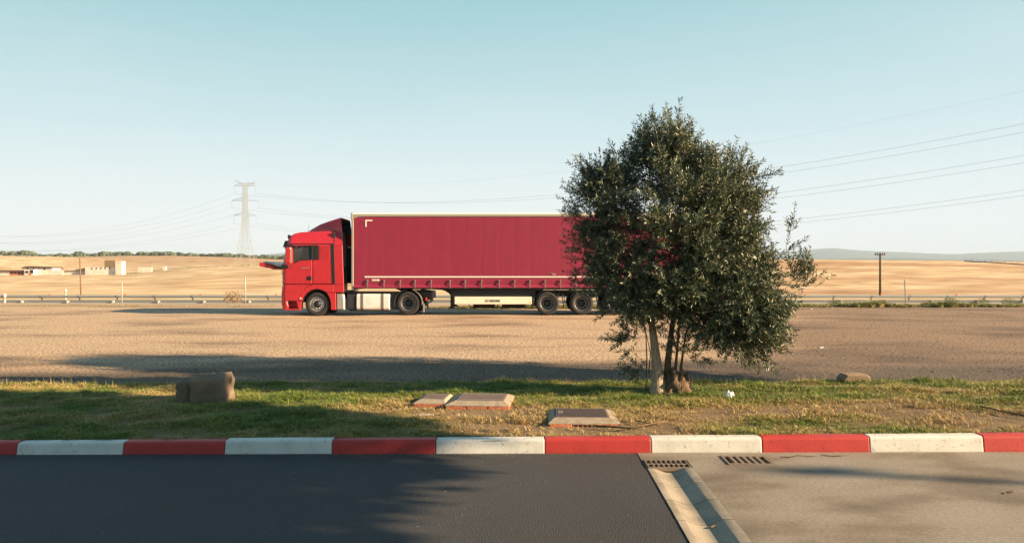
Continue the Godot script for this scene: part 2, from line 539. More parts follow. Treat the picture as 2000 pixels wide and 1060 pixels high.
func setting() -> void:
	# road on this side, in front of the kerb, left of the drain
	var s := st()
	var ds := [-40.0, 0.0, 3.0, 5.0, 6.457, 6.73, 7.25]
	for j in ds.size() - 1:
		var d0: float = ds[j]
		var d1: float = ds[j + 1]
		var r0 := 1.14 + chan(d0)
		var r1 := 1.14 + chan(d1)
		for q in [[-70.0, -8.0], [-8.0, 99.0]]:
			var a0: float = q[0]
			var b0: float = r0 if q[1] > 50.0 else q[1]
			var b1: float = r1 if q[1] > 50.0 else q[1]
			var e0 := d1 + (0.45 if q[0] < -20.0 and j == ds.size() - 2 else 0.0)
			if j == ds.size() - 2:
				e0 = d1 + (4.4 if q[0] < -20.0 else 0.4)
				quad(s, Vector3(a0, front(a0), -d0), Vector3(a0, front(a0), -e0), Vector3(b1, front(b1), -(d1 + (0.4 if q[0] < -20.0 else -0.2))), Vector3(b0, front(b0), -d0))
			else:
				quad(s, Vector3(a0, front(a0), -d0), Vector3(a0, front(a0), -d1), Vector3(b1, front(b1), -d1), Vector3(b0, front(b0), -d0))
	tag(part("road", s, M.asphalt), "", "", "", "structure")
	# lot behind the grass
	var ld := steps(10.0, 15.0, 12)
	ld.append_array(steps(15.25, 37.6, 90))
	sheet("gravel_lot", steps(-45, 45, 300), ld, lot_y, M.lot, dusty)
	# verge down to the highway, highway, and the fields
	var cols := steps(-1.7, 1.7, 136)
	sheet("verge", cols, [36.5, 38, 41, 45, 50, 55, 60, 65, 68.6], func(x, d): return land(x, d) - (0.06 if d < 37.6 else 0.0), M.verge, null, true)
	sheet("highway", cols, [68.6, 80.6], func(_x, _d): return -1.62, M.asphalt, null, true)
	var fd := [80.6, 84.0, 90.0, 100.0, 112.0, 125.0, 140.0, 155.0, 172.0, 190.0, 205.0]
	fd.append_array(steps(215, 480, 30))
	fd.append_array(steps(500, 1000, 26))
	fd.append_array(steps(1060, 1800, 8))
	var fcols := steps(-1.7, -0.75, 16)
	fcols.append_array(steps(-0.74, 0.74, 200))
	fcols.append_array(steps(0.75, 1.7, 16))
	sheet("field", fcols, fd, land, M.field, field_tint, true)
	# far ground and hills
	s = st(true)
	var far_m := mat(0.22, 0.19, 0.11, 1.0)
	for a in [[-12000.0, 12000.0, 1700.0, 9000.0]]:
		quad(s, Vector3(a[0], -30, -a[2]), Vector3(a[0], -30, -a[3]), Vector3(a[1], -30, -a[3]), Vector3(a[1], -30, -a[2]))
	tag(part("plain", s, far_m), "", "", "", "structure")
	ridge("hills", 5200.0, 900.0, [[-0.9, 40.0], [-0.36, 40.0], [-0.3, 82.0], [0.0, 70.0], [0.3, 70.0], [0.38, 85.0], [0.5, 92.0], [0.6, 78.0], [0.7, 72.0], [0.9, 80.0]], 41)
	ridge("hills", 8200.0, 1500.0, [[-0.9, 60.0], [-0.4, 110.0], [-0.29, 200.0], [-0.2, 170.0], [0.2, 170.0], [0.36, 205.0], [0.42, 238.0], [0.5, 215.0], [0.58, 195.0], [0.64, 215.0], [0.7, 225.0], [0.9, 230.0]], 42)

func ridge(called: String, dist: float, deep: float, keys: Array, seed_: int) -> void:
	var n := noise(seed_, 0.012, 5)
	var m := mat(0.05, 0.068, 0.06, 1.0)
	sheet(called, steps(-1.3, 1.3, 260), [dist - deep, dist - deep * 0.6, dist - deep * 0.3, dist, dist + deep], func(x, d):
		var t := 1.0 - absf(d - dist) / deep
		var top := interp(keys, x / d) * (1.0 + 0.16 * n.get_noise_2d(x * 0.03, 7.0))
		return -30.0 + (top + 30.0) * smoothstep(0.0, 1.0, t) * (1.0 + (0.25 * n.get_noise_2d(x * 0.08, d * 0.08) if t < 0.98 else 0.0)), m, null, true)

# ---------------------------------------------------------------- kerb
func kerbs() -> void:
	var k := Node3D.new()
	k.name = "kerb"
	add_child(k)
	tag(k, "kerb of alternating red and white painted concrete stones along the grass strip", "", "", "structure")
	var joints := [-10.9, -9.85, -8.8, -7.8, -6.8, -5.79, -4.773, -3.714, -2.7235, -1.691, -0.7096, 0.302, 1.273, 2.268, 3.218, 4.202, 5.21, 6.2, 7.2, 8.2, 9.2, 10.2]
	for i in joints.size() - 1:
		var x0: float = joints[i] + 0.004
		var x1: float = joints[i + 1] - 0.004
		var red := i % 2 == 1
		var s := st()
		var jit := rng.randf_range(-0.004, 0.004)
		# cross-section: offset behind the kerb line, height above the road
		var prof := [V(-0.012, -0.05), V(-0.010, 0.012), V(0.004, 0.094), V(0.009, 0.106), V(0.020, 0.114), V(0.125, 0.116), V(0.13, 0.108), V(0.13, -0.05)]
		var cuts := [0.0, 0.006, 0.5, 0.994, 1.0]
		var rings := []
		for c in cuts:
			var x := lerpf(x0, x1, c)
			var edge := 0.003 if c == 0.0 or c == 1.0 else 0.0
			var ring := []
			for p in prof:
				p.y *= 1.0 if p.y < 0.0 else (0.131 + 0.0032 * x) / 0.116
				ring.append(Vector3(x, front(x) + p.y + jit - (edge if p.y > 0.05 else 0.0), -(kerb_d(x) + p.x + jit + (edge if p.x < 0.05 else -edge))))
			rings.append(ring)
		for r in rings.size() - 1:
			for p in prof.size() - 1:
				quad(s, rings[r][p], rings[r][p + 1], rings[r + 1][p + 1], rings[r + 1][p])
		for end in [0, rings.size() - 1]:
			for p in range(1, prof.size() - 1):
				tri(s, rings[end][0], rings[end][p], rings[end][p + 1])
		var o := part("kerb_stone", s, M.red_paint if red else M.white_paint, k)
		tag(o, "red painted kerb stone" if red else "white painted kerb stone")
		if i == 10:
			var sc := st()  # thin dark shape standing in for a leaf shadow on this stone
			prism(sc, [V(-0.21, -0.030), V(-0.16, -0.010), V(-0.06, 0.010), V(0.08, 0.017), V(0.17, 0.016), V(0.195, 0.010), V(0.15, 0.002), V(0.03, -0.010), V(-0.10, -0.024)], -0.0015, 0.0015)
			var mk := part("painted_leaf_shadow", sc, mat(0.045, 0.045, 0.045, 0.8), o)
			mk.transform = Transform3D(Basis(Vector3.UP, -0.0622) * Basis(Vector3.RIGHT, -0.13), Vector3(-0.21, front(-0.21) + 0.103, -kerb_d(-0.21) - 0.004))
	# low pale edging at the far side of the grass
	var b := Node3D.new()
	b.name = "back_kerb"
	add_child(b)
	tag(b, "low pale concrete edging half buried at the far side of the grass", "", "", "structure")
	for i in 20:
		var x0 := -10.0 + i
		var s := st()
		var xm := x0 + 0.5
		box(s, Vector3(xm, 0.085 + 0.010 * xm - 0.12, -back_d(xm) - 0.05), Vector3(0.992, 0.26, 0.1), 0.01, Basis(Vector3.UP, -0.045) * Basis(Vector3.BACK, 0.010))
		part("edging_stone", s, M.white_paint, b)

# ---------------------------------------------------------------- concrete apron, channel and grates
func chan(d: float) -> float:
	return 0.03 * (d - 6.46)

func drains() -> void:
	var s := st()
	var lay := func(x0, x1, d0, d1):
		var n := 1 if x1 - x0 < 5.0 else 4
		for i in n:
			var a := lerpf(x0, x1, float(i) / n)
			var b := lerpf(x0, x1, float(i + 1) / n)
			var A := Vector3(a + chan(d0), front(a + chan(d0)) + 0.004, -d0)
			var B := Vector3(a + chan(d1), front(a + chan(d1)) + 0.004, -d1)
			var C := Vector3(b + chan(d1), front(b + chan(d1)) + 0.004, -d1)
			var D := Vector3(b + chan(d0), front(b + chan(d0)) + 0.004, -d0)
			quad(s, A, B, C, D)
			var dn := Vector3(0, -0.12, 0)
			quad(s, A, D, D + dn, A + dn)
			quad(s, B, A, A + dn, B + dn)
			quad(s, D, C, C + dn, D + dn)
	lay.call(1.13, 1.84, 6.735, 7.12)
	lay.call(1.525, 1.84, -40.0, 6.735)
	lay.call(1.84, 2.235, -40.0, 6.52)
	lay.call(1.84, 2.235, 6.83, 7.12)
	lay.call(2.235, 60.0, -40.0, 6.45)
	lay.call(2.235, 9.0, 6.45, 7.12 - 0.13)
	tag(part("concrete_apron", s, M.concrete), "", "", "", "structure")
	# channel of precast pieces
	var ch := Node3D.new()
	ch.name = "drainage_channel"
	add_child(ch)
	tag(ch, "concave concrete drainage channel running towards the camera from the grate", "", "", "structure")
	var prof := []
	prof.append(V(0.0, 0.006))
	prof.append(V(0.05, 0.006))
	for i in 13:
		var t := i / 12.0
		prof.append(V(lerpf(0.054, 0.298, t), 0.004 - 0.036 * pow(sin(PI * t), 1.1)))
	prof.append(V(0.302, 0.006))
	prof.append(V(0.38, 0.006))
	for i in 16:
		var d1 := 6.452 - 0.447 * i
		var d0 := d1 - 0.441
		s = st(true)
		for p in prof.size() - 1:
			var q: Array = []
			for c in [[p, d0], [p, d1], [p + 1, d1], [p + 1, d0]]:
				var x: float = 1.142 + prof[c[0]].x + chan(c[1])
				q.append(Vector3(x, front(x) + prof[c[0]].y, -c[1]))
			quad(s, q[0], q[1], q[2], q[3])
		part("channel_piece", s, M.channel, ch)
	s = st()
	quad(s, Vector3(1.1, -0.09, 40), Vector3(1.15, -0.09, -7.1), Vector3(2.4, -0.07, -7.1), Vector3(2.4, -0.07, 40))
	tag(part("drain_bed", s, M.hole), "", "", "", "structure")
	# grate at the head of the channel: two rows of openings
	var y1 := front(1.34) + 0.006
	var g := thing("drain_grate", "square two-row iron drain grate at the head of the concrete channel", "drain grate", Vector3(1.335, y1, -6.594), -0.017)
	s = st()
	for z in [-0.132, 0.132]:
		bx(s, -0.182, 0.182, -0.03, 0.004, z - 0.008, z + 0.008, 0.002)
	for x in [-0.176, 0.176]:
		bx(s, x - 0.006, x + 0.006, -0.03, 0.0035, -0.124, 0.124, 0.002)
	part("frame", s, M.iron, g)
	for i in 7:
		s = st()
		var x := -0.170 + 0.34 * (i + 1) / 8.0
		bx(s, x - 0.0075, x + 0.0075, -0.03, 0.002, -0.124, 0.124, 0.003)
		part("bar", s, M.iron, g)
	s = st()
	bx(s, -0.170, 0.170, -0.028, 0.001, -0.010, 0.010, 0.003)
	part("cross_bar", s, M.iron, g)
	# second grate set in the apron by the kerb
	var y2 := front(2.04) + 0.007
	g = thing("drain_grate", "slotted iron drain grate set in the concrete against the white kerb stone", "drain grate", Vector3(2.043, y2, -6.675), -0.03)
	s = st()
	for z in [-0.140, 0.140]:
		bx(s, -0.195, 0.195, -0.03, 0.003, z - 0.014, z + 0.014, 0.002)
	for x in [-0.184, 0.184]:
		bx(s, x - 0.011, x + 0.011, -0.03, 0.0025, -0.126, 0.126, 0.002)
	part("frame", s, M.iron, g)
	for i in 5:
		s = st()
		var x := -0.173 + 0.346 * (i + 1) / 6.0
		bx(s, x - 0.016, x + 0.016, -0.03, 0.002, -0.126, 0.126, 0.003)
		part("bar", s, M.iron, g)
	# bits of litter on the concrete
	s = st()
	box(s, Vector3(0, 0.006, 0), Vector3(0.05, 0.012, 0.012), 0.003, Basis(Vector3.UP, 0.6))
	var bit := part("wood_splinter", s, M.wood)
	bit.position = Vector3(1.325, front(1.33) - 0.026, -5.05)
	tag(bit, "small pale splinter of wood lying in the concrete channel", "litter")
	for t in [[spot(1560, 897, 6.75), 0.34, 0.1], [spot(1630, 894, 6.75), 0.22, -0.05], [spot(1975, 965, 5.6), 0.12, 0.4]]:
		var pts := []
		for k in 5:
			pts.append(Vector3((k / 4.0 - 0.5) * t[1], 0.008 + rng.randf() * 0.006, rng.randf_range(-0.02, 0.02)))
		s = st(true)
		tube(s, pts, [0.003, 0.004, 0.0035, 0.003, 0.002], 5)
		var o := part("dry_twig", s, M.dark_wood)
		o.position = Vector3(t[0].x, front(t[0].x) + 0.003, t[0].z)
		o.rotation.y = t[2]
		tag(o, ["dry twig on the concrete just right of the slotted grate", "short dry twig on the concrete below the red kerb stone", "small dark twig on open concrete at the right edge"][[0.1, -0.05, 0.4].find(t[2])], "twig")

# ---------------------------------------------------------------- things on the grass
func chamber(label: String, x0: float, x1: float, d0: float, d1: float, turn: float, ground: float, rim: float, top: float, inl: float, inr: float, inf: float, ribbed: bool, hollow: bool) -> void:
	var wdt := x1 - x0
	var dep := d1 - d0
	var o := thing("inspection_chamber", label, "inspection chamber", Vector3((x0 + x1) / 2, ground, -(d0 + d1) / 2), turn)
	var h := rim - ground
	var hw := wdt / 2
	var hd := dep / 2
	# bricks, one course, on four sides
	var core := st()
	bx(core, -hw + 0.03, hw - 0.03, -0.1, h - 0.002, -hd + 0.03, hd - 0.03)
	part("core", core, M.mortar, o)
	for side in 4:
		var run := wdt if side % 2 == 0 else dep - 0.22
		var n := maxi(1, int(round(run / 0.24)))
		for i in n:
			var a := -run / 2 + run * i / n + 0.005
			var b := -run / 2 + run * (i + 1) / n - 0.005
			var c := (a + b) / 2
			var l := b - a
			var s := st()
			var jut := rng.randf_range(0.0, 0.006)
			if side % 2 == 0:
				var z := (hd - 0.05 + jut) * (1 if side == 0 else -1)
				if hollow and side == 0 and i > 0 and i < n - 1:
					# hollow bricks laid on edge: the round cores show
					var u := 5
					for k in u:
						var xk := a + l * (k + 0.5) / u
						bx(s, xk - l / u / 2, xk - l / u / 2 + 0.009, -0.06, h, z - 0.05, z + 0.05, 0.002)
					bx(s, b - 0.009, b, -0.06, h, z - 0.05, z + 0.05, 0.002)
					bx(s, a, b, h - 0.010, h - 0.001, z - 0.05, z + 0.05)
					bx(s, a, b, -0.06, h - 0.034, z - 0.05, z + 0.051, 0.003)
				else:
					box(s, Vector3(c, h / 2 - 0.03, z), Vector3(l, h + 0.06, 0.1), 0.006)
			else:
				var x := (hw - 0.05 + jut) * (1 if side == 1 else -1)
				box(s, Vector3(x, h / 2 - 0.03, c), Vector3(0.1, h + 0.06, l), 0.006)
			part("brick", s, M.brick, o)
	# sloping mortar collar
	var y0 := h + 0.002
	var y1 := top - ground
	var A := [Vector3(-hw - 0.004, y0, hd + 0.004), Vector3(hw + 0.004, y0, hd + 0.004), Vector3(hw + 0.004, y0, -hd - 0.004), Vector3(-hw - 0.004, y0, -hd - 0.004)]
	var B := [Vector3(-hw + inl, y1, hd - inf), Vector3(hw - inr, y1, hd - inf), Vector3(hw - inr, y1, -hd + 0.07), Vector3(-hw + inl, y1, -hd + 0.07)]
	var s2 := st()
	for i in 4:
		var j := (i + 1) % 4
		var n := 6
		for k in n:
			var a0: Vector3 = A[i].lerp(A[j], k / float(n))
			var a1: Vector3 = A[i].lerp(A[j], (k + 1) / float(n))
			var b0: Vector3 = B[i].lerp(B[j], k / float(n))
			var b1: Vector3 = B[i].lerp(B[j], (k + 1) / float(n))
			quad(s2, a0, a1, b1, b0)
			quad(s2, a0 - Vector3(0, 0.012, 0), a1 - Vector3(0, 0.012, 0), a1, a0)
	part("collar", s2, M.mortar, o)
	# iron lid
	var lid := sub("lid", o, Vector3(0, y1 - 0.004, 0))
	var s := st()
	var lx0 := -hw + inl + 0.004
	var lx1 := hw - inr - 0.004
	var lz0 := -hd + 0.074
	var lz1 := hd - inf - 0.004
	bx(s, lx0, lx1, -0.02, 0.008, lz0, lz1, 0.004)
	part("plate", s, M.rust, lid)
	if ribbed:
		s = st()
		var n := 34
		for i in n:
			var x := lerpf(lx0 + 0.02, lx1 - 0.02, i / float(n - 1))
			bx(s, x - 0.003, x + 0.003, 0.008, 0.014, lz0 + 0.02, lz1 - 0.02)
		tag(part("ribs", s, M.rust, lid), "", "", "", "stuff")
		s = st()
		bx(s, lx0 + 0.03, lx0 + 0.085, 0.009, 0.017, (lz0 + lz1) / 2 - 0.06, (lz0 + lz1) / 2 + 0.06, 0.003)
		part("lifting_plate", s, M.iron, lid)
	else:
		s = st()
		for z in [-0.08, 0.02, 0.1]:
			bx(s, lx0 + 0.03, lx1 - 0.03, 0.008, 0.012, z - 0.004, z + 0.004)
		part("raised_lines", s, M.rust, lid)

func lump(s: SurfaceTool, c: Vector3, r: Vector3, pow_: float, n: FastNoiseLite, amp: float, turn := 0.0) -> void:
	var rows := 18
	var cols := 28
	var P := func(i, j):
		var th : float = PI * i / rows
		var ph : float = TAU * j / cols
		var v := Vector3(sin(th) * cos(ph), cos(th), sin(th) * sin(ph))
		var k := pow(pow(absf(v.x), pow_) + pow(absf(v.y), pow_) + pow(absf(v.z), pow_), -1.0 / pow_)
		v *= k
		v *= 1.0 + amp * n.get_noise_3d(v.x * 40.0 + c.x * 90.0, v.y * 40.0, v.z * 40.0)
		return c + Basis(Vector3.BACK, turn) * Vector3(v.x * r.x, v.y * r.y, v.z * r.z)
	for i in rows:
		for j in cols:
			quad(s, P.call(i, j), P.call(i, j + 1), P.call(i + 1, j + 1), P.call(i + 1, j))

func lawn_things() -> void:
	# lawn soil sheet
	var s := st(true)
	var xs := steps(-11, 11, 150)
	for i in xs.size() - 1:
		for j in 26:
			var q := []
			for c in [[0, 0], [0, 1], [1, 1], [1, 0]]:
				var x: float = xs[i + c[0]]
				var d := lerpf(kerb_d(x) + 0.11, back_d(x), (j + c[1]) / 26.0)
				q.append(Vector3(x, lawn(x, d), -d))
			quad(s, q[0], q[1], q[2], q[3])
	tag(part("grass_ground", s, M.soil), "", "", "", "structure")
	chamber("low brick inspection chamber with ribbed iron lid, nearest the kerb", 0.385, 1.095, 7.67, 8.40, -0.045, 0.132, 0.180, 0.212, 0.06, 0.09, 0.15, true, true)
	chamber("wide brick inspection chamber with smooth rusty lid behind a dry patch", -0.72, 0.0, 8.60, 9.30, -0.09, 0.135, 0.198, 0.236, 0.10, 0.07, 0.10, false, false)
	chamber("small shaded inspection chamber joined to the left of the rusty lid", -1.10, -0.745, 8.78, 9.36, -0.09, 0.125, 0.190, 0.222, 0.06, 0.02, 0.12, false, false)
	# split granite stone
	var n := noise(51, 0.055, 5)
	var b := thing("granite_boulder", "rough brown granite boulder split in two, at the left of the grass", "boulder", Vector3(-3.77, lawn(-3.77, 9.45), -9.45))
	s = st(true)
	lump(s, Vector3(0.095, 0.14, 0.03), Vector3(0.215, 0.195, 0.22), 7.0, n, 0.15, 0.10)
	part("larger_half", s, M.granite, b)
	s = st(true)
	lump(s, Vector3(-0.215, 0.11, -0.02), Vector3(0.105, 0.175, 0.18), 5.0, n, 0.2, 0.03)
	part("smaller_half", s, M.granite, b)
	# concrete block at the back edge
	s = st()
	prism(s, [V(-0.2, -0.06), V(-0.195, 0.07), V(-0.15, 0.125), V(-0.02, 0.132), V(0.13, 0.128), V(0.17, 0.10), V(0.195, 0.02), V(0.2, -0.06)], -0.12, 0.12, 0.02)
	var o := part("concrete_block", s, M.granite)
	o.position = Vector3(4.72, lawn(4.7, 10.55) + 0.0, -10.58)
	tag(o, "weathered concrete block half sunk at the far edge of the grass", "block")
	# crumpled tissue
	s = st()
	var nn := noise(52, 0.08, 3)
	var rows := 7
	for i in rows:
		for j in rows:
			var q := []
			for c in [[0, 0], [0, 1], [1, 1], [1, 0]]:
				var a : float = (i + c[0]) / float(rows) - 0.5
				var d : float = (j + c[1]) / float(rows) - 0.5
				q.append(Vector3(a * 0.12, 0.035 + 0.085 * nn.get_noise_2d(a * 40.0, d * 40.0) - 0.12 * (a * a + d * d) + 0.03 * a, d * 0.10))
			quad(s, q[0], q[1], q[2], q[3])
	o = part("paper_tissue", s, M.tissue)
	o.position = Vector3(2.545, lawn(2.5, 9.0) + 0.05, -9.0)
	tag(o, "crumpled white paper tissue lying on the grass right of the tree", "litter")
	# shards
	s = st()
	box(s, Vector3.ZERO, Vector3(0.16, 0.02, 0.05), 0.004, Basis(Vector3.UP, 0.15))
	o = part("tile_shard", s, M.mortar)
	o.position = Vector3(-0.92, lawn(-0.9, 8.2) + 0.03, -8.2)
	tag(o, "pale broken tile shard in dry grass before the small chamber", "rubble")
	# fallen branches
	var br := [
		["dead_branch", "dark dead branch lying in dry grass before the ribbed chamber", [spot(1165, 832, 7.55), spot(1190, 836, 7.5), spot(1208, 839, 7.45), spot(1228, 846, 7.4), spot(1248, 849, 7.36)], 0.010, M.dark_wood],
		["dead_branch", "long dark dead branch lying on bare soil at the right end", [spot(1915, 806, 8.1), spot(1950, 818, 7.9), spot(1978, 826, 7.75), spot(2010, 838, 7.6)], 0.009, M.dark_wood],
		["dry_stick", "bleached dry stick lying above the red kerb stone", [spot(1222, 846, 7.4), spot(1258, 838, 7.5), spot(1290, 829, 7.6), spot(1305, 818, 7.7)], 0.006, M.wood],
		["dry_stick", "thin bleached stick crossing another beside the ribbed chamber", [spot(1240, 822, 7.7), spot(1262, 832, 7.6), spot(1288, 838, 7.5)], 0.005, M.wood],
	]
	for q in br:
		var pts := []
		for p in q[2]:
			pts.append(Vector3(p.x, lawn(p.x, -p.z) + 0.035, p.z))
		s = st(true)
		tube(s, pts, [q[3], q[3] * 0.9, q[3] * 0.8, q[3] * 0.7, q[3] * 0.4], 6, 0.2)
		tag(part(q[0], s, q[4]), q[1], "branch")

# ---------------------------------------------------------------- olive tree
func leaf_mesh(len_: float, wid: float) -> ArrayMesh:
	var s := st()
	var f := wid * 0.25
	var a := Vector3.ZERO
	var b := Vector3(0, len_, -len_ * 0.08)
	var m1 := Vector3(0, len_ * 0.35, -f)
	var m2 := Vector3(0, len_ * 0.7, -f)
	for q in [-1.0, 1.0]:
		var e1 := Vector3(q * wid * 0.5, len_ * 0.38, 0)
		var e2 := Vector3(q * wid * 0.42, len_ * 0.68, 0)
		tri(s, a, e1, m1)
		quad(s, m1, e1, e2, m2)
		tri(s, m2, e2, b)
	s.generate_normals()
	return s.commit()

func facing(dir: Vector3, roll: float) -> Basis:
	var y := dir.normalized()
	var x := y.cross(Vector3(0.13, 0.31, 0.94)).normalized()
	var z := x.cross(y)
	return Basis(x, y, z) * Basis(Vector3.UP, roll)

func rv() -> Vector3:
	return Vector3(rng.randf_range(-1, 1), rng.randf_range(-1, 1), rng.randf_range(-1, 1))

func ball() -> Vector3:
	var v := rv()
	while v.length_squared() > 1.0 or v.length_squared() < 0.001:
		v = rv()
	return v

func olive_tree() -> void:
	rng.seed = 101
	var base := Vector3(1.85, lawn(1.85, 9.56), -9.56)
	var o := thing("olive_tree", "bushy olive tree with pale leaning trunk and gnarled old stump on the grass", "tree", base)
	var K := 157.0
	var at := func(px, py, z): return Vector3((px - 1290.0) / K, (768.0 - py) / K, z)
	var s := st(true)
	# pale main trunk
	var trunk := [at.call(1286, 782, 0.02), at.call(1286, 764, 0.02), at.call(1285, 748, 0.01), at.call(1284, 725, 0.0), at.call(1280, 690, 0.0), at.call(1277, 660, 0.0), at.call(1272, 621, -0.02), at.call(1268, 575, -0.03), at.call(1272, 520, -0.02), at.call(1283, 450, 0.0), at.call(1298, 360, 0.0)]
	tube(s, trunk, [0.135, 0.115, 0.09, 0.072, 0.055, 0.048, 0.042, 0.038, 0.033, 0.025, 0.014], 12, 0.05)
	part("trunk", s, M.bark, o)
	# old stump: a gnarled mass with broken spikes
	s = st(true)
	var gn := noise(57, 0.045, 5)
	lump(s, at.call(1322, 762, 0.03), Vector3(0.155, 0.20, 0.13), 2.2, gn, 0.55, 0.1)
	lump(s, at.call(1306, 774, 0.08), Vector3(0.12, 0.12, 0.10), 2.2, gn, 0.5, 0.0)
	lump(s, at.call(1340, 776, 0.06), Vector3(0.09, 0.12, 0.09), 2.2, gn, 0.5, -0.2)
	for q in [[1316, 745, 1313, 716, 0.045], [1329, 742, 1331, 712, 0.038], [1322, 750, 1321, 726, 0.06], [1338, 752, 1341, 722, 0.030], [1345, 765, 1343, 726, 0.026], [1349, 770, 1348, 735, 0.018], [1307, 750, 1306, 728, 0.03]]:
		var a0: Vector3 = at.call(q[0], q[1], 0.04)
		var b0: Vector3 = at.call(q[2], q[3], 0.03)
		tube(s, [a0, a0.lerp(b0, 0.5) + rv() * 0.012, a0.lerp(b0, 0.8) + rv() * 0.012, b0], [q[4], q[4] * 0.8, q[4] * 0.55, q[4] * 0.15], 8, 0.28)
	part("stump", s, M.old_bark, o)
	# stems from the stump
	s = st(true)
	for q in [[[at.call(1304, 760, -0.04), at.call(1306, 705, -0.05), at.call(1314, 650, -0.08), at.call(1325, 580, -0.12), at.call(1345, 480, -0.15), at.call(1380, 380, -0.1)], [0.055, 0.042, 0.034, 0.028, 0.02, 0.012]],
			[[at.call(1319, 725, 0.0), at.call(1322, 690, 0.0), at.call(1325, 642, 0.03), at.call(1338, 560, 0.08), at.call(1370, 470, 0.15)], [0.02, 0.017, 0.014, 0.011, 0.007]],
			[[at.call(1329, 718, 0.03), at.call(1332, 690, 0.05), at.call(1336, 650, 0.10), at.call(1360, 580, 0.2), at.call(1420, 500, 0.3)], [0.017, 0.014, 0.012, 0.010, 0.006]],
			[[at.call(1262, 740, 0.0), at.call(1263, 700, 0.02), at.call(1260, 650, 0.05), at.call(1245, 590, 0.1)], [0.010, 0.008, 0.007, 0.004]],
			[[at.call(1268, 730, -0.03), at.call(1272, 690, -0.05), at.call(1262, 640, -0.1)], [0.008, 0.006, 0.004]]]:
		tube(s, q[0], q[1], 8, 0.06)
	part("stems", s, M.old_bark, o)
	# crown: lobes [centre px, py, z, rx, ry, rz (m), twigs, spread of directions, droop]
	var lobes := [
		[1300, 445, 0.0, 0.95, 1.15, 0.95, 620, 0.35],
		[1325, 455, 0.1, 0.55, 0.6, 0.6, 150, 0.2],
		[1296, 312, 0.0, 0.40, 0.46, 0.40, 150, 0.9],
		[1322, 268, 0.0, 0.15, 0.28, 0.2, 30, 1.6],
		[1270, 290, 0.05, 0.2, 0.28, 0.2, 28, 1.4],
		[1185, 402, 0.0, 0.44, 0.58, 0.5, 200, 0.6],
		[1405, 385, 0.0, 0.56, 0.60, 0.6, 250, 0.6],
		[1430, 480, 0.05, 0.52, 0.66, 0.6, 250, 0.2],
		[1440, 585, 0.1, 0.56, 0.60, 0.6, 300, -0.35],
		[1490, 560, 0.1, 0.34, 0.42, 0.4, 90, -0.1],
		[1455, 660, 0.12, 0.40, 0.28, 0.4, 90, -0.8],
		[1220, 545, 0.1, 0.52, 0.50, 0.6, 150, 0.15],
		[1155, 490, 0.05, 0.22, 0.40, 0.3, 36, 0.3],
		[1250, 610, 0.05, 0.30, 0.26, 0.4, 36, -0.1],
		[1330, 580, 0.1, 0.52, 0.38, 0.5, 150, 0.0],
		[1395, 640, 0.1, 0.35, 0.22, 0.4, 46, -0.5],
		[1232, 655, 0.1, 0.20, 0.22, 0.2, 14, -0.1],
		[1240, 712, 0.1, 0.16, 0.10, 0.2, 6, 0.1],
		[1335, 670, 0.15, 0.3, 0.25, 0.3, 16, 0.3],
		[1560, 530, 0.1, 0.16, 0.12, 0.2, 16, 0.3],
	]
	var twigs := []        # [start, direction, length]
	for L in lobes:
		var c: Vector3 = at.call(L[0], L[1], L[2])
		for i in int(L[6] / 3.9):
			var v := ball()
			v = v.normalized() * pow(v.length(), 0.55)
			var p := c + Vector3(v.x * L[3], v.y * L[4], v.z * L[5])
			var dir := (v * 1.0 + Vector3(0, L[7] + 0.15, 0) + rv() * 0.5).normalized()
			for k in rng.randi_range(7, 16):
				var d2 := (dir + rv() * 0.62).normalized()
				twigs.append([p - dir * 0.16 + rv() * 0.10, d2, rng.randf_range(0.14, 0.34)])
	# single sprays that break the outline
	var sprays := [
		[1318, 270, 1326, 194, 0.02], [1300, 265, 1298, 202, 0.05], [1285, 270, 1271, 206, 0.0], [1330, 290, 1360, 236, 0.05], [1335, 310, 1370, 262, 0.0], [1262, 290, 1248, 226, 0.0],
		[1205, 330, 1189, 268, 0.05], [1195, 350, 1180, 292, 0.0], [1150, 345, 1119, 304, 0.0], [1160, 360, 1140, 318, 0.1], [1400, 310, 1392, 274, 0.0], [1430, 320, 1446, 288, 0.1], [1450, 330, 1474, 308, 0.0],
		[1480, 350, 1526, 330, 0.05], [1490, 380, 1506, 368, 0.0], [1150, 480, 1098, 458, 0.1], [1150, 510, 1100, 500, 0.0], [1160, 540, 1096, 530, 0.1], [1170, 560, 1110, 548, 0.1], [1520, 505, 1560, 470, 0.0],
		[1550, 480, 1583, 460, 0.05], [1535, 490, 1553, 396, 0.0], [1548, 450, 1570, 425, 0.0], [1540, 460, 1530, 425, 0.05], [1530, 530, 1592, 550, 0.0], [1545, 540, 1572, 520, 0.1], [1530, 560, 1575, 556, 0.1], [1510, 600, 1548, 585, 0.1],
		[1500, 650, 1532, 642, 0.1], [1500, 670, 1530, 682, 0.1], [1480, 680, 1492, 722, 0.1], [1450, 690, 1468, 706, 0.2], [1250, 660, 1205, 712, 0.05], [1240, 640, 1200, 660, 0.1], [1215, 620, 1188, 632, 0.1], [1265, 700, 1225, 742, 0.0], [1262, 720, 1204, 716, 0.1],
		[1340, 690, 1400, 706, 0.1], [1345, 700, 1372, 712, 0.1], [1265, 735, 1258, 762, 0.05], [1262, 715, 1240, 690, 0.1]]
	for q in sprays:
		var a: Vector3 = at.call(q[0], q[1], q[4])
		var b: Vector3 = at.call(q[2], q[3], q[4] + rng.randf_range(-0.1, 0.1))
		twigs.append([a, (b - a).normalized(), (b - a).length()])
		if (b - a).length() > 0.3:
			var m := a.lerp(b, 0.45)
			for k in 2:
				var dv := ((b - a).normalized() + rv() * 0.6).normalized()
				twigs.append([m, dv, 0.16])
	# wood of the crown
	s = st(true)
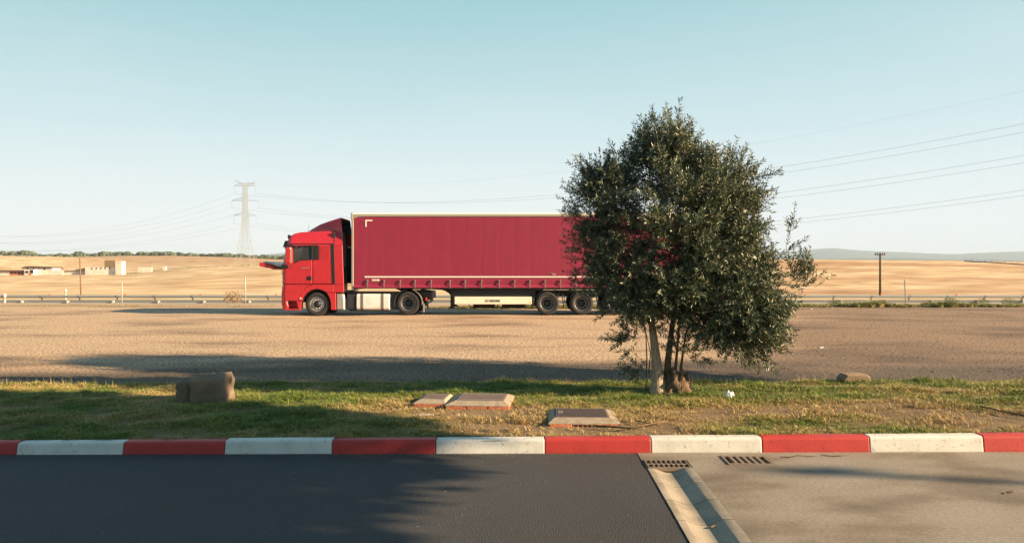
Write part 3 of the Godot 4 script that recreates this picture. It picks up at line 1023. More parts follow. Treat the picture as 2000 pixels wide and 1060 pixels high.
	var limbs := [trunk[7], trunk[8], trunk[9], at.call(1325, 580, -0.12), at.call(1345, 480, -0.15), at.call(1338, 560, 0.08), at.call(1360, 580, 0.2)]
	for L in lobes:
		if L[6] < 60:
			continue
		var c: Vector3 = at.call(L[0], L[1], L[2])
		var from: Vector3 = limbs[0]
		for q in limbs:
			if q.distance_to(c) < from.distance_to(c) and q.y < c.y + 0.4:
				from = q
		var mid := from.lerp(c, 0.5) + rv() * 0.1
		tube(s, [from, mid, c], [0.022, 0.016, 0.010], 6, 0.1)
		for i in 16:
			var v := ball()
			var p := c + Vector3(v.x * L[3], v.y * L[4], v.z * L[5]) * 0.85
			tube(s, [c.lerp(mid, rng.randf() * 0.5), c.lerp(p, 0.5) + rv() * 0.05, p], [0.009, 0.006, 0.003], 4)
	part("limbs", s, M.old_bark, o)
	s = st(true)
	var xfs := []
	var cols := []
	for t in twigs:
		var p0: Vector3 = t[0]
		var d0: Vector3 = t[1]
		var n := int(t[2] / 0.022)
		tube(s, [p0, p0 + d0 * t[2]], [0.0026, 0.0012], 3)
		var side := d0.cross(rv()).normalized()
		for i in n:
			var p : Vector3 = p0 + d0 * t[2] * (0.12 + 0.88 * i / n)
			side = side.rotated(d0, PI / 2 + rng.randf_range(-0.3, 0.3))
			for q in [-1.0, 1.0]:
				if rng.randf() < 0.12:
					continue
				var dir : Vector3 = (d0 * 0.75 + side * q * 0.75 + rv() * 0.22).normalized()
				var k := rng.randf_range(0.6, 1.25)
				xfs.append(Transform3D(facing(dir, rng.randf() * TAU).scaled(Vector3(k, k, k)), p))
				var g := rng.randf()
				var c := Color(0.036, 0.064, 0.036).lerp(Color(0.105, 0.145, 0.075), g * g)
				if rng.randf() < 0.17:
					c = Color(0.28, 0.29, 0.17)  # pale undersides, brightened in colour to give sunlit highlights
				cols.append(c)
	tag(part("twigs", s, M.old_bark, o), "", "", "", "stuff")
	scatter("foliage", leaf_mesh(0.054, 0.0135), M.leaf, xfs, cols, o)
	print("olive leaves ", xfs.size())

# ---------------------------------------------------------------- grass
func tuft(blades: int, h: float, lean: float, wid: float) -> ArrayMesh:
	var s := st()
	for i in blades:
		var a := rng.randf() * TAU
		var out := Vector3(cos(a), 0, sin(a))
		var side := Vector3(-out.z, 0, out.x) * wid * 0.5
		var hh := h * rng.randf_range(0.55, 1.0)
		var b := out * rng.randf() * h * 0.35
		var m := b + out * lean * hh * 0.35 + Vector3(0, hh * 0.6, 0)
		var t := b + out * lean * hh + Vector3(0, hh * (1.0 - 0.25 * lean), 0)
		quad(s, b - side, m - side * 0.8, m + side * 0.8, b + side)
		tri(s, m - side * 0.8, t, m + side * 0.8)
	s.generate_normals()
	return s.commit()

func dryness(x: float, d: float) -> float:
	var v := 0.31 + 0.75 * patches.get_noise_2d(x * 28.0, d * 40.0) + 0.3 * patches.get_noise_2d(x * 90.0 + 500.0, d * 120.0)
	for q in [[0.0, 8.25, 1.0, 0.55, 0.75], [0.75, 7.45, 0.75, 0.35, 0.8], [-1.0, 8.35, 0.7, 0.5, 0.5], [1.9, 7.6, 0.8, 0.45, 0.55], [4.6, 7.55, 1.2, 0.6, 1.0], [2.6, 8.2, 1.0, 0.35, 0.5], [3.9, 8.6, 1.0, 0.4, 0.45], [-5.2, 9.7, 1.6, 0.3, 0.35], [0.9, 9.2, 0.3, 0.15, 0.5], [2.15, 9.0, 0.5, 0.2, 0.4], [-0.4, 7.5, 1.0, 0.3, 0.35]]:
		v += q[4] * exp(-pow((x - q[0]) / q[2], 2.0) - pow((d - q[1]) / q[3], 2.0))
	for q in [[2.3, 9.9, 0.9, 0.6, 0.6], [1.1, 9.0, 0.6, 0.5, 0.5], [3.0, 7.5, 0.8, 0.3, 0.45], [-2.6, 9.6, 0.9, 0.5, 0.4], [0.1, 10.3, 1.2, 0.5, 0.4]]:
		v -= q[4] * exp(-pow((x - q[0]) / q[2], 2.0) - pow((d - q[1]) / q[3], 2.0))
	return v

func covered(x: float, d: float) -> bool:
	if x > 0.40 and x < 1.08 and d > 7.70 and d < 8.40: return true
	if x > -1.10 and x < 0.0 and d > 8.66 and d < 9.36: return true
	return false

func grass() -> void:
	rng.seed = 202
	var green := [[], []]
	var gcol := [[], []]
	var dry := [[], []]
	var dcol := [[], []]
	var n := 0
	while n < 125000:
		n += 1
		var x := rng.randf_range(-9.5, 9.0)
		var d := rng.randf_range(kerb_d(x) + 0.12, back_d(x) + 0.02)
		if absf(x) > d * 0.80 + 0.5 or covered(x, d):
			continue
		var v := dryness(x, d)
		var thick := clampf(0.96 - 0.86 * smoothstep(0.72, 1.25, v), 0.1, 1.0)
		if rng.randf() > thick:
			continue
		var k := rng.randf_range(0.55, 1.25) * maxf(0.4, 1.0 + 1.1 * patches.get_noise_2d(x * 55.0, d * 75.0)) * (0.7 if (x > 0.3 and x < 1.15 and d > 7.3 and d < 7.7) or (x > -1.15 and x < 0.05 and d > 8.2 and d < 8.8) else 1.0)
		var xf := Transform3D(Basis(Vector3.UP, rng.randf() * TAU).scaled(Vector3(k, k * rng.randf_range(0.7, 1.25), k)), Vector3(x, lawn(x, d) - 0.004, -d))
		var i := n % 2
		if v + rng.randf_range(-0.35, 0.35) > 0.52:
			dry[i].append(xf)
			dcol[i].append(Color(0.52, 0.385, 0.17).lerp(Color(0.30, 0.21, 0.09), rng.randf()))
		else:
			green[i].append(xf)
			var c := Color(0.175, 0.235, 0.03).lerp(Color(0.075, 0.13, 0.028), rng.randf())
			gcol[i].append(c.lerp(Color(0.40, 0.34, 0.10), clampf(v * 0.9 + rng.randf_range(-0.2, 0.25), 0.0, 0.75)))
	tag(scatter("green_grass", tuft(9, 0.062, 0.7, 0.0042), M.blade, green[0], gcol[0]), "short patchy green grass on the strip behind the kerb", "grass")
	tag(scatter("green_grass", tuft(8, 0.05, 1.0, 0.0045), M.blade, green[1], gcol[1]), "low bent green grass growing among the taller blades", "grass")
	tag(scatter("dry_grass", tuft(7, 0.055, 0.9, 0.004), M.blade, dry[0], dcol[0]), "straw coloured dry grass in patches on the strip", "grass")
	tag(scatter("dry_grass", tuft(7, 0.038, 1.4, 0.004), M.blade, dry[1], dcol[1]), "flattened dead straw between the grass tufts", "grass")
	grit()
	# taller seeding stalks
	var xfs := []
	var cols := []
	for i in 700:
		var x := rng.randf_range(-8.0, 8.0)
		var d := rng.randf_range(kerb_d(x) + 0.2, back_d(x))
		if rng.randf() < 0.55:
			d = back_d(x) - absf(rng.randfn(0.0, 0.25))
		if covered(x, d):
			continue
		var k := rng.randf_range(0.5, 1.1)
		xfs.append(Transform3D(Basis(Vector3.UP, rng.randf() * TAU).scaled(Vector3(k, k, k)), Vector3(x, lawn(x, minf(d, back_d(x))), -d)))
		cols.append(Color(0.50, 0.36, 0.17).lerp(Color(0.22, 0.22, 0.07), rng.randf() * 0.8))
	tag(scatter("grass_stalks", tuft(3, 0.16, 0.45, 0.004), M.blade, xfs, cols), "thin upright seed stalks rising above the grass", "grass")

func pebble() -> ArrayMesh:
	var s := st()
	var top := Vector3(0.1, 0.6, 0.0)
	var ring := []
	for i in 6:
		var a := TAU * i / 6.0
		var q := rng.randf_range(0.75, 1.15)
		ring.append(Vector3(cos(a) * q, rng.randf_range(0.0, 0.2), sin(a) * q))
	for i in 6:
		tri(s, ring[i], ring[(i + 1) % 6], top)
		tri(s, ring[(i + 1) % 6], ring[i], Vector3(0, -0.4, 0))
	s.generate_normals()
	return s.commit()

func grit() -> void:
	var stone := pebble()
	var xfs := []
	var cols := []
	for i in 46000:
		var d := 12.0 + 24.0 * pow(rng.randf(), 1.25)
		var x := rng.randf_range(-0.72, 0.72) * d
		if patches.get_noise_2d(x * 22.0, d * 50.0) < rng.randf_range(-0.5, 0.2):
			continue
		var k := rng.randf_range(0.004, 0.010) * (1.0 + 1.6 * pow(rng.randf(), 9.0)) * (0.7 + d / 40.0)
		xfs.append(Transform3D(Basis(Vector3.UP, rng.randf() * TAU).scaled(Vector3(k, k, k)), Vector3(x, lot_y(x, d), -d)))
		var c := Color(0.13, 0.10, 0.075).lerp(Color(0.40, 0.31, 0.22), rng.randf())
		cols.append(c * dusty(x, d))
	tag(scatter("loose_gravel", stone, M.blade_dull, xfs, cols), "loose gravel scattered over the lorry lot", "gravel")
	xfs = []
	cols = []
	for i in 9000:
		var x := rng.randf_range(-5.6, 1.2) if i % 5 < 4 else rng.randf_range(1.6, 5.0)
		var d := rng.randf_range(4.3, 7.1)
		if i % 3 == 0:
			d = kerb_d(x) - 0.015 - absf(rng.randfn(0.0, 0.05))
		if x > 1.0 and x < 1.62 or d > kerb_d(x) - 0.01 or (x > 1.8 and x < 2.28 and d > 6.5):
			continue
		if x > 1.6 and i % 3 != 0 and rng.randf() < 0.75:
			continue
		var k := rng.randf_range(0.0012, 0.003) * (1.0 + 1.2 * pow(rng.randf(), 10.0))
		xfs.append(Transform3D(Basis(Vector3.UP, rng.randf() * TAU).scaled(Vector3(k, k, k)), Vector3(x, front(x) + 0.0005 + (0.004 if x > 1.14 else 0.0), -d)))
		cols.append(Color(0.08, 0.07, 0.06).lerp(Color(0.36, 0.30, 0.22), rng.randf()))
	tag(scatter("road_grit", stone, M.blade_dull, xfs, cols), "fine pale grit lying on the asphalt and along the kerb", "gravel")

# ---------------------------------------------------------------- tractor unit
func wheel(parent: Node, at: Vector3, r: float, front_: bool, twin: bool) -> void:
	var w := sub("wheel", parent, at)
	var s := st(true)
	var k := r / 0.468
	lathe(s, [V(0.285, 0.085), V(0.292, 0.125), V(0.315, 0.142), V(0.37 * k, 0.150), V(0.43 * k, 0.142), V(0.455 * k, 0.125), V(0.466 * k, 0.10), V(0.468 * k, 0.0), V(0.466 * k, -0.10), V(0.45 * k, -0.13), V(0.37, -0.15), V(0.285, -0.13)], 48)
	if twin:
		lathe(s, [V(0.285, -0.20), V(0.37 * k, -0.19), V(0.45 * k, -0.21), V(0.466 * k, -0.24), V(0.466 * k, -0.45), V(0.37, -0.49), V(0.285, -0.47)], 40)
	part("tyre", s, M.rubber, w)
	s = st()
	for ring in [-0.055, 0.0, 0.055]:
		lathe(s, [V(0.4683 * k, ring - 0.006), V(0.4688 * k, ring), V(0.4683 * k, ring + 0.006)], 48)
	for i in 48:
		var a := TAU * i / 48.0
		box(s, Vector3(cos(a) * 0.462 * k, sin(a) * 0.462 * k, 0.108), Vector3(0.016, 0.03, 0.03), 0.003, Basis(Vector3.BACK, a))
	tag(part("tread", s, M.rubber, w), "", "", "", "stuff")
	s = st(true)
	if front_:
		lathe(s, [V(0.287, 0.11), V(0.275, 0.12), V(0.262, 0.10), V(0.245, 0.045), V(0.225, 0.055), V(0.205, 0.085), V(0.165, 0.095), V(0.145, 0.09)], 40)
	else:
		lathe(s, [V(0.290, 0.115), V(0.283, 0.128), V(0.268, 0.118), V(0.255, 0.05), V(0.235, -0.02), V(0.205, -0.035), V(0.15, -0.035)], 40)
	part("rim", s, M.steel if front_ else M.rim, w)
	s = st(true)
	var z0 := 0.09 if front_ else -0.035
	lathe(s, [V(0.15, z0), V(0.128, z0 + 0.03), V(0.115, z0 + 0.06), V(0.075, z0 + 0.085), V(0.0, z0 + 0.088)], 28)
	part("hub", s, M.black, w)
	s = st()
	for i in 10:
		var a := TAU * i / 10.0 + 0.15
		lathe(s, [V(0.017, z0 - 0.004), V(0.017, z0 + 0.028), V(0.010, z0 + 0.034), V(0.0, z0 + 0.034)], 8, Transform3D(Basis(), Vector3(cos(a) * 0.180, sin(a) * 0.180, 0)))
	tag(part("wheel_nuts", s, M.steel, w), "", "", "", "stuff")
	if not front_:
		s = st(true)
		lathe(s, [V(0.291, 0.117), V(0.286, 0.1305), V(0.279, 0.126)], 48)
		part("rim_edge", s, M.steel, w)

func arc(c: Vector2, r: float, a0: float, a1: float, n: int) -> Array:
	var out := []
	for i in n + 1:
		var a := deg_to_rad(lerpf(a0, a1, i / float(n)))
		out.append(c + V(cos(a), sin(a)) * r)
	return out

func fender(s: SurfaceTool, c: Vector2, r: float, a0: float, a1: float, z0: float, z1: float, t := 0.03) -> void:
	var poly := arc(c, r, a0, a1, 14)
	var back := arc(c, r + t, a1, a0, 14)
	poly.append_array(back)
	prism(s, poly, z0, z1, 0.004)

func tractor() -> void:
	rng.seed = 303
	var o := thing("tractor_unit", "red lorry tractor unit with sleeper cab, roof deflector and open front flap", "lorry", Vector3(-9.04, -0.02, -30.0))
	var s := st()
	# side skins: near (z 0) and far
	var lower_door := [V(0.175, 1.235), V(0.16, 1.93), V(0.185, 2.03), V(0.52, 2.03), V(0.72, 2.14), V(1.205, 2.17), V(1.205, 1.235)]
	var door := sub("door", o)
	prism(s, lower_door, -0.06, 0.0, 0.012)
	part("door_panel", s, M.red, door)
	s = st()
	prism(s, [V(0.19, 2.045), V(0.32, 2.72), V(0.335, 2.785), V(1.205, 2.785), V(1.205, 2.735), V(0.56, 2.715), V(0.52, 2.66), V(0.52, 2.045)], -0.06, -0.001, 0.01)
	part("window_frame", s, M.red, door)
	s = st()
	prism(s, [V(0.525, 2.04), V(0.525, 2.66), V(0.565, 2.71), V(1.2, 2.73), V(1.2, 2.175), V(0.72, 2.145)], -0.035, -0.025)
	part("window", s, M.glass, door)
	s = st()
	for q in [[V(0.52, 2.035), V(0.72, 2.145), V(1.205, 2.175), V(1.205, 2.20), V(0.715, 2.172), V(0.545, 2.075), V(0.545, 2.655), V(0.575, 2.69), V(1.205, 2.705), V(1.205, 2.733), V(0.56, 2.713), V(0.52, 2.66)]]:
		prism(s, q, -0.03, 0.004, 0.003)
	bx(s, 1.19, 1.235, 2.17, 2.735, -0.03, 0.005, 0.003)
	part("window_seal", s, M.black, door)
	s = st()
	bx(s, 1.01, 1.195, 1.37, 1.54, -0.02, 0.006, 0.004)
	bx(s, 1.06, 1.20, 1.42, 1.50, 0.006, 0.028, 0.01)
	part("handle", s, M.black, door)
	s = st()
	for i in 8:
		bx(s, 0.79 + i * 0.043, 0.822 + i * 0.043, 1.845 + 0.004 * (i % 2), 1.875, 0.001, 0.008)
	tag(part("badge", s, M.steel, door), "", "", "", "stuff")
	s = st()
	for y in [1.31, 1.775]:
		bx(s, 0.09, 1.19, y, y + 0.012, 0.0, 0.005, 0.002)
	part("crease", s, M.red, door)
	# corners that turn from the sides into the front
	for far in [false, true]:
		s = st()
		var ed := [[0.175, 0.05, 1.235], [0.16, 0.03, 1.93], [0.185, 0.055, 2.04], [0.32, 0.195, 2.72], [0.335, 0.215, 2.785]]
		for i in ed.size() - 1:
			var z0 := -2.5 if far else 0.0
			var z1 := -2.40 if far else -0.10
			quad(s, Vector3(ed[i][0], ed[i][2], z0), Vector3(ed[i][1], ed[i][2], z1), Vector3(ed[i + 1][1], ed[i + 1][2], z1), Vector3(ed[i + 1][0], ed[i + 1][2], z0))
		part("corner_panel", s, M.red, o)
		s = st()
		var eb := [[0.14, 0.05, 1.18], [0.14, 0.0, 0.85], [0.14, 0.005, 0.45], [0.14, 0.065, 0.205]]
		for i in eb.size() - 1:
			var z0 := -2.5 if far else 0.006
			var z1 := -2.42 if far else -0.08
			quad(s, Vector3(eb[i][0], eb[i][2], z0), Vector3(eb[i][1], eb[i][2], z1), Vector3(eb[i + 1][1], eb[i + 1][2], z1), Vector3(eb[i + 1][0], eb[i + 1][2], z0))
		part("bumper_corner", s, M.red, o)
	# sleeper side
	var sl := sub("sleeper_side", o)
	s = st()
	prism(s, [V(1.225, 1.235), V(1.225, 2.165), V(1.475, 2.165), V(1.475, 2.73), V(1.225, 2.735), V(1.225, 2.785), V(2.06, 2.785), V(2.06, 1.235)], -0.06, 0.0, 0.01)
	part("panel", s, M.red, sl)
	s = st()
	bx(s, 1.235, 1.47, 2.17, 2.73, -0.04, -0.004, 0.012)
	part("window", s, M.black, sl)
	for i in 6:
		s = st()
		bx(s, 1.53, 1.92, 2.235 + i * 0.085, 2.285 + i * 0.085, -0.006, 0.014, 0.012)
		part("rib", s, M.red, sl)
	s = st()
	prism(s, [V(1.29, 1.285), V(1.29, 1.82), V(1.89, 1.82), V(1.89, 1.285)], 0.0, 0.007, 0.005)
	part("locker_door", s, M.red, sl)
	s = st()
	prism(s, [V(1.945, 2.80), V(2.075, 2.80), V(2.125, 1.25), V(2.005, 1.25)], 0.002, 0.010, 0.003)
	part("air_intake", s, M.black, sl)
	# far side, floor, back wall, interior
	s = st()
	prism(s, [V(0.175, 1.22), V(0.16, 1.93), V(0.32, 2.72), V(0.335, 2.785), V(2.06, 2.785), V(2.06, 1.22)], -2.5, -2.44, 0.01)
	part("far_side", s, M.red, o)
	s = st()
	bx(s, 0.08, 2.05, 1.18, 1.24, -2.43, -0.07)
	bx(s, 2.03, 2.09, 0.95, 3.26, -2.42, -0.08)
	bx(s, 0.17, 0.22, 1.24, 1.95, -2.42, -0.08)
	part("cab_shell", s, M.dark, o)
	s = st()
	bx(s, 0.95, 1.45, 1.24, 1.75, -0.95, -0.35, 0.05)
	bx(s, 1.36, 1.52, 1.7, 2.5, -0.9, -0.4, 0.06)
	part("seat", s, M.dark, o)
	s = st(true)
	for c in [[0.82, 0.10], [1.02, 0.14]]:
		for i in 10:
			var a0: float = c[0] + c[1] * i / 10.0
			var a1: float = c[0] + c[1] * (i + 1) / 10.0
			quad(s, Vector3(a0, 2.19, -0.14 - 0.02 * (i % 2)), Vector3(a0 + 0.02, 2.70, -0.14 - 0.02 * (i % 2)), Vector3(a1 + 0.02, 2.70, -0.14 - 0.02 * ((i + 1) % 2)), Vector3(a1, 2.19, -0.14 - 0.02 * ((i + 1) % 2)))
	part("window_curtain", s, M.drape, o)
	s = st()
	quad(s, Vector3(0.04, 1.95, -0.10), Vector3(0.205, 2.74, -0.10), Vector3(0.205, 2.74, -2.40), Vector3(0.04, 1.95, -2.40))
	part("windscreen", s, M.glass, o)
	s = st()
	bx(s, 0.02, 0.09, 1.2, 1.95, -2.39, -0.11, 0.03)
	for i in 5:
		bx(s, -0.02, 0.0, 1.28 + i * 0.12, 1.34 + i * 0.12, -2.2, -0.3, 0.005)
	part("grille", s, M.black, o)
	# roof
	var crest := [[0.20, 2.80], [0.235, 2.95], [0.33, 3.10], [0.486, 3.21], [0.72, 3.262], [1.2, 3.29], [2.05, 3.33]]
	var xs := [0.20, 0.215, 0.235, 0.28, 0.33, 0.40, 0.486, 0.6, 0.72, 0.95, 1.2, 1.6, 2.055]
	s = st(true)
	var rp := func(i, f, far):
		var x: float = xs[i]
		var top := interp(crest, x)
		var y : float = 2.80 + f * (top - 2.80)
		var z := -0.26 * pow(maxf(0.0, (y - 2.80) / 0.53), 1.25)
		z -= 0.11 * smoothstep(0.36, 0.20, x)
		return Vector3(x, y, -2.5 - z if far else z)
	for i in xs.size() - 1:
		for f in 5:
			for far in [false, true]:
				quad(s, rp.call(i, f / 5.0, far), rp.call(i, (f + 1) / 5.0, far), rp.call(i + 1, (f + 1) / 5.0, far), rp.call(i + 1, f / 5.0, far))
		quad(s, rp.call(i, 1.0, false), rp.call(i, 1.0, true), rp.call(i + 1, 1.0, true), rp.call(i + 1, 1.0, false))
	part("roof", s, M.red, o)
	s = st()
	bx(s, 0.3, 2.06, 2.786, 2.812, -0.02, 0.006, 0.004)
	part("roof_seam", s, M.black, o)
	# deflector on the roof, wider to the rear, open behind
	s = st(true)
	var dx := [0.774, 1.0, 1.37, 1.8, 2.26]
	var dt := [[0.774, 3.285], [1.0, 3.41], [1.37, 3.585], [1.8, 3.72], [2.26, 3.85]]
	var dz := [-0.90, -0.74, -0.56, -0.42, -0.32]
	var inner := st(true)
	for i in dx.size() - 1:
		var a0 := Vector3(dx[i], 3.24, dz[i])
		var a1 := Vector3(dx[i + 1] + (0.08 if i == 3 else 0.0), 3.24, dz[i + 1])
		var b0 := Vector3(dx[i], dt[i][1], dz[i] - 0.06)
		var b1 := Vector3(dx[i + 1], dt[i + 1][1], dz[i + 1] - 0.06)
		var fl := func(v): return Vector3(v.x, v.y, -2.5 - v.z)
		quad(s, a0, b0, b1, a1)
		quad(s, b0, fl.call(b0), fl.call(b1), b1)
		quad(s, fl.call(a0), fl.call(b0), fl.call(b1), fl.call(a1))
		var dn := Vector3(0, -0.03, 0)
		var iz := Vector3(0, 0, -0.03)
		quad(inner, a0 + iz, b0 + iz + dn, b1 + iz + dn, a1 + iz)
		quad(inner, b0 + dn + iz, fl.call(b0 + iz) + dn, fl.call(b1 + iz) + dn, b1 + dn + iz)
		quad(inner, fl.call(a0 + iz), fl.call(b0 + iz) + dn, fl.call(b1 + iz) + dn, fl.call(a1 + iz))
	var df := sub("deflector", o)
	part("shell", s, M.red, df)
	part("lining", inner, M.black, df)
	s = st()
	bar(s, Vector3(2.2, 3.35, -0.5), Vector3(1.9, 3.6, -0.9), 0.03)
	part("stay", s, M.black, df)
	s = st()
	bar(s, Vector3(2.2, 3.35, -2.0), Vector3(1.9, 3.6, -1.6), 0.03)
	part("stay", s, M.black, df)
	# side fairings behind the cab
	for far in [0, 1]:
		s = st()
		var zz := -0.05 if far == 0 else -2.5
		prism(s, [V(2.075, 1.215), V(2.075, 2.74), V(2.40, 2.74), V(2.43, 1.9), V(2.455, 1.215)], zz, zz + 0.05, 0.012)
		var zo := 0.0 if far == 0 else -2.5
		var lean := -0.30 if far == 0 else 0.30
		var back_ := -0.05 if far == 0 else 0.05
		var q0 := [Vector3(2.075, 2.745, zo), Vector3(2.075, 3.30, zo + lean), Vector3(2.33, 3.30, zo + lean), Vector3(2.40, 2.745, zo)]
		quad(s, q0[0], q0[1], q0[2], q0[3])
		var bk := Vector3(0, 0, back_)
		quad(s, q0[0] + bk, q0[1] + bk, q0[2] + bk, q0[3] + bk)
		for k in 4:
			quad(s, q0[k], q0[(k + 1) % 4], q0[(k + 1) % 4] + bk, q0[k] + bk)
		part("side_fairing", s, M.red, o)
		s = st()
		prism(s, [V(2.08, 1.22), V(2.08, 2.74), V(2.39, 2.74), V(2.43, 1.22)], zz - (0.02 if far == 0 else -0.052), zz - (0.004 if far == 0 else -0.07))
		part("fairing_lining", s, M.black, o)
	# sun visor, lamps, mirror
	s = st()
	prism(s, [V(0.03, 2.68), V(0.11, 2.92), V(0.22, 2.93), V(0.19, 2.74)], -2.35, -0.15, 0.01)
	part("sun_visor", s, M.black, o)
	for z in [-0.35, -2.15]:
		s = st(true)
		lathe(s, [V(0.0, -0.06), V(0.05, -0.05), V(0.085, 0.03), V(0.088, 0.06), V(0.0, 0.062)], 18, Transform3D(Basis(Vector3.UP, -PI / 2), Vector3(0.25, 3.09, z)))
		bx(s, 0.24, 0.27, 2.95, 3.05, z - 0.02, z + 0.02)
		part("roof_lamp", s, M.dark, o)
	s = st(true)
	tube(s, [Vector3(0.79, 3.27, -1.0), Vector3(0.83, 3.62, -1.0)], [0.008, 0.004], 5)
	part("aerial", s, M.dark, o)
	var mi := sub("mirror", o)
	s = st()
	prism(s, [V(0.235, 2.06), V(0.245, 2.63), V(0.29, 2.665), V(0.455, 2.655), V(0.475, 2.6), V(0.465, 2.05), V(0.43, 2.03), V(0.27, 2.035)], 0.07, 0.27, 0.035)
	part("housing", s, M.red, mi)
	s = st()
	bx(s, 0.455, 0.48, 2.08, 2.61, 0.09, 0.25, 0.006)
	part("glass", s, M.mirror, mi)
	s = st()
	prism(s, [V(0.18, 2.60), V(0.2, 2.76), V(0.45, 2.76), V(0.64, 2.70), V(0.64, 2.66), V(0.42, 2.66), V(0.3, 2.6)], -0.02, 0.14, 0.015)
	part("bracket", s, M.black, mi)
	s = st()
	prism(s, [V(0.03, 1.86), V(0.05, 1.98), V(0.33, 1.97), V(0.36, 1.92), V(0.28, 1.84)], -0.02, 0.14, 0.02)
	part("bracket", s, M.black, mi)
	# front flap, opened up and held by a strut
	var fl2 := sub("front_flap", o)
	s = st()
	prism(s, [V(-0.80, 2.075), V(-0.62, 2.115), V(0.0, 1.975), V(0.03, 1.90), V(-0.15, 1.915), V(-0.55, 2.03)], -2.3, -0.12, 0.008)
	part("panel", s, M.scuffed, fl2)
	s = st()
	prism(s, [V(-0.845, 1.985), V(-0.835, 2.05), V(-0.76, 2.075), V(-0.36, 1.955), V(-0.265, 1.90), V(-0.285, 1.80), V(-0.36, 1.815), V(-0.4, 1.84), V(-0.66, 1.885), V(-0.7, 1.90), V(-0.82, 1.92)], -2.4, 0.02, 0.006)
	part("outer_lip", s, M.red, fl2)
	s = st()
	bar(s, Vector3(-0.1, 1.90, -0.2), Vector3(0.02, 1.56, -0.2), 0.012)
	part("strut", s, M.black, fl2)
	# lower front
	var bu := sub("bumper", o)
	s = st()
	prism(s, [V(0.015, 1.13), V(0.0, 0.85), V(0.005, 0.45), V(0.065, 0.205), V(0.135, 0.20), V(0.14, 1.175), V(0.06, 1.185)], -2.42, -0.08, 0.02)
	part("front_skin", s, M.red, bu)
	s = st()
	prism(s, [V(0.15, 1.205), V(1.195, 1.215), V(1.0, 1.135), V(0.82, 0.965), V(0.71, 0.76), V(0.655, 0.575), V(0.15, 0.575)], -0.08, 0.01, 0.012)
	part("side_panel", s, M.red, bu)
	s = st()
	for y in [0.68, 0.93]:
		bx(s, 0.17, 0.66, y, y + 0.014, 0.008, 0.016, 0.003)
	part("crease", s, M.red, bu)
	s = st()
	prism(s, [V(0.15, 0.56), V(0.15, 0.205), V(0.235, 0.205), V(0.30, 0.34), V(0.27, 0.40), V(0.235, 0.56)], -0.1, 0.008, 0.01)
	prism(s, [V(0.60, 0.56), V(0.70, 0.205), V(0.77, 0.205), V(0.795, 0.56)], -0.1, 0.004, 0.01)
	bx(s, 0.24, 0.70, 0.205, 0.255, -0.25, 0.006, 0.01)
	part("step_frame", s, M.red, bu)
	s = st()
	bx(s, 0.22, 0.78, 0.26, 0.57, -0.32, -0.27)
	bx(s, 0.24, 0.7, 0.40, 0.42, -0.3, -0.1)
	part("step", s, M.dull_red, bu)
	s = st()
	bx(s, -0.012, 0.03, 0.55, 0.85, -0.75, -0.12, 0.02)
	part("headlight", s, M.steel, bu)
	s = st()
	bx(s, -0.012, 0.03, 0.55, 0.85, -2.38, -1.75, 0.02)
	part("headlight", s, M.steel, bu)
	s = st()
	bx(s, 0.74, 0.80, 0.645, 0.70, 0.012, 0.024, 0.006)
	part("side_marker", s, M.white, bu)
	# wheel-arch fender
	s = st()
	var poly := [V(0.668, 0.575), V(0.722, 0.755), V(0.832, 0.955), V(1.01, 1.122), V(1.21, 1.205), V(2.06, 1.205), V(2.06, 0.90), V(1.83, 0.90)]
	poly.append_array(arc(V(1.406, 0.43), 0.605, 50, 166, 12))
	prism(s, poly, -0.09, 0.005, 0.012)
	part("fender", s, M.red, o)
	s = st()
	prism(s, [V(2.07, 1.205), V(2.455, 1.205), V(2.465, 0.90), V(2.07, 0.90)], -0.09, 0.003, 0.012)
	part("fender_rear", s, M.red, o)
	s = st()
	prism(s, [V(1.80, 0.885), V(2.145, 0.885), V(2.155, 0.22), V(1.965, 0.22), V(1.95, 0.5), V(1.90, 0.70)], -0.09, 0.003, 0.012)
	part("arch_panel", s, M.red, o)
	s = st()
	fender(s, V(1.406, 0.43), 0.56, 15, 172, -0.65, -0.06, 0.03)
	fender(s, V(1.406, 0.43), 0.56, 15, 172, -2.44, -1.85, 0.03)
	bx(s, 1.5, 2.1, 0.35, 1.15, -0.75, -0.65)
	bx(s, 0.7, 2.1, 0.55, 1.17, -1.9, -0.7)
	part("wheel_well", s, M.black, o)
	for z in [-0.19, -2.31]:
		wheel(o, Vector3(1.406, 0.44, z), 0.468, true, false)
		wheel(o, Vector3(4.97, 0.478, z), 0.465, false, true)
	# chassis, boxes and tank
	s = st()
	for z in [-0.85, -1.75]:
		bx(s, 0.3, 5.75, 0.62, 0.90, z, z + 0.1, 0.01)
	for x in [2.7, 3.9, 4.4, 5.5]:
		bx(s, x, x + 0.12, 0.64, 0.86, -1.75, -0.75)
	bx(s, 4.8, 5.15, 0.38, 0.62, -2.2, -0.3, 0.04)
	bx(s, 2.45, 4.6, 0.885, 0.905, -0.75, -0.06)
	bx(s, 2.62, 4.2, 0.16, 0.20, -0.6, -0.1)
	part("chassis", s, M.black, o)
	s = st()
	prism(s, [V(4.30, 1.065), V(5.12, 1.065), V(4.92, 0.95), V(4.90, 0.88), V(4.58, 0.88), V(4.56, 0.95)], -1.75, -0.75, 0.01)
	part("fifth_wheel", s, M.black, o)
	s = st()
	prism(s, [V(2.165, 0.22), V(2.165, 0.855), V(2.40, 0.86), V(2.46, 0.82), V(2.49, 0.6), V(2.49, 0.22)], -0.6, -0.02, 0.04)
	part("silencer_cover", s, M.scuffed, o)
	s = st()
	bx(s, 2.56, 2.91, 0.22, 0.85, -0.65, -0.1, 0.02)
	bx(s, 2.60, 2.87, 0.27, 0.80, -0.1, -0.085, 0.01)
	part("battery_box", s, M.dark, o)
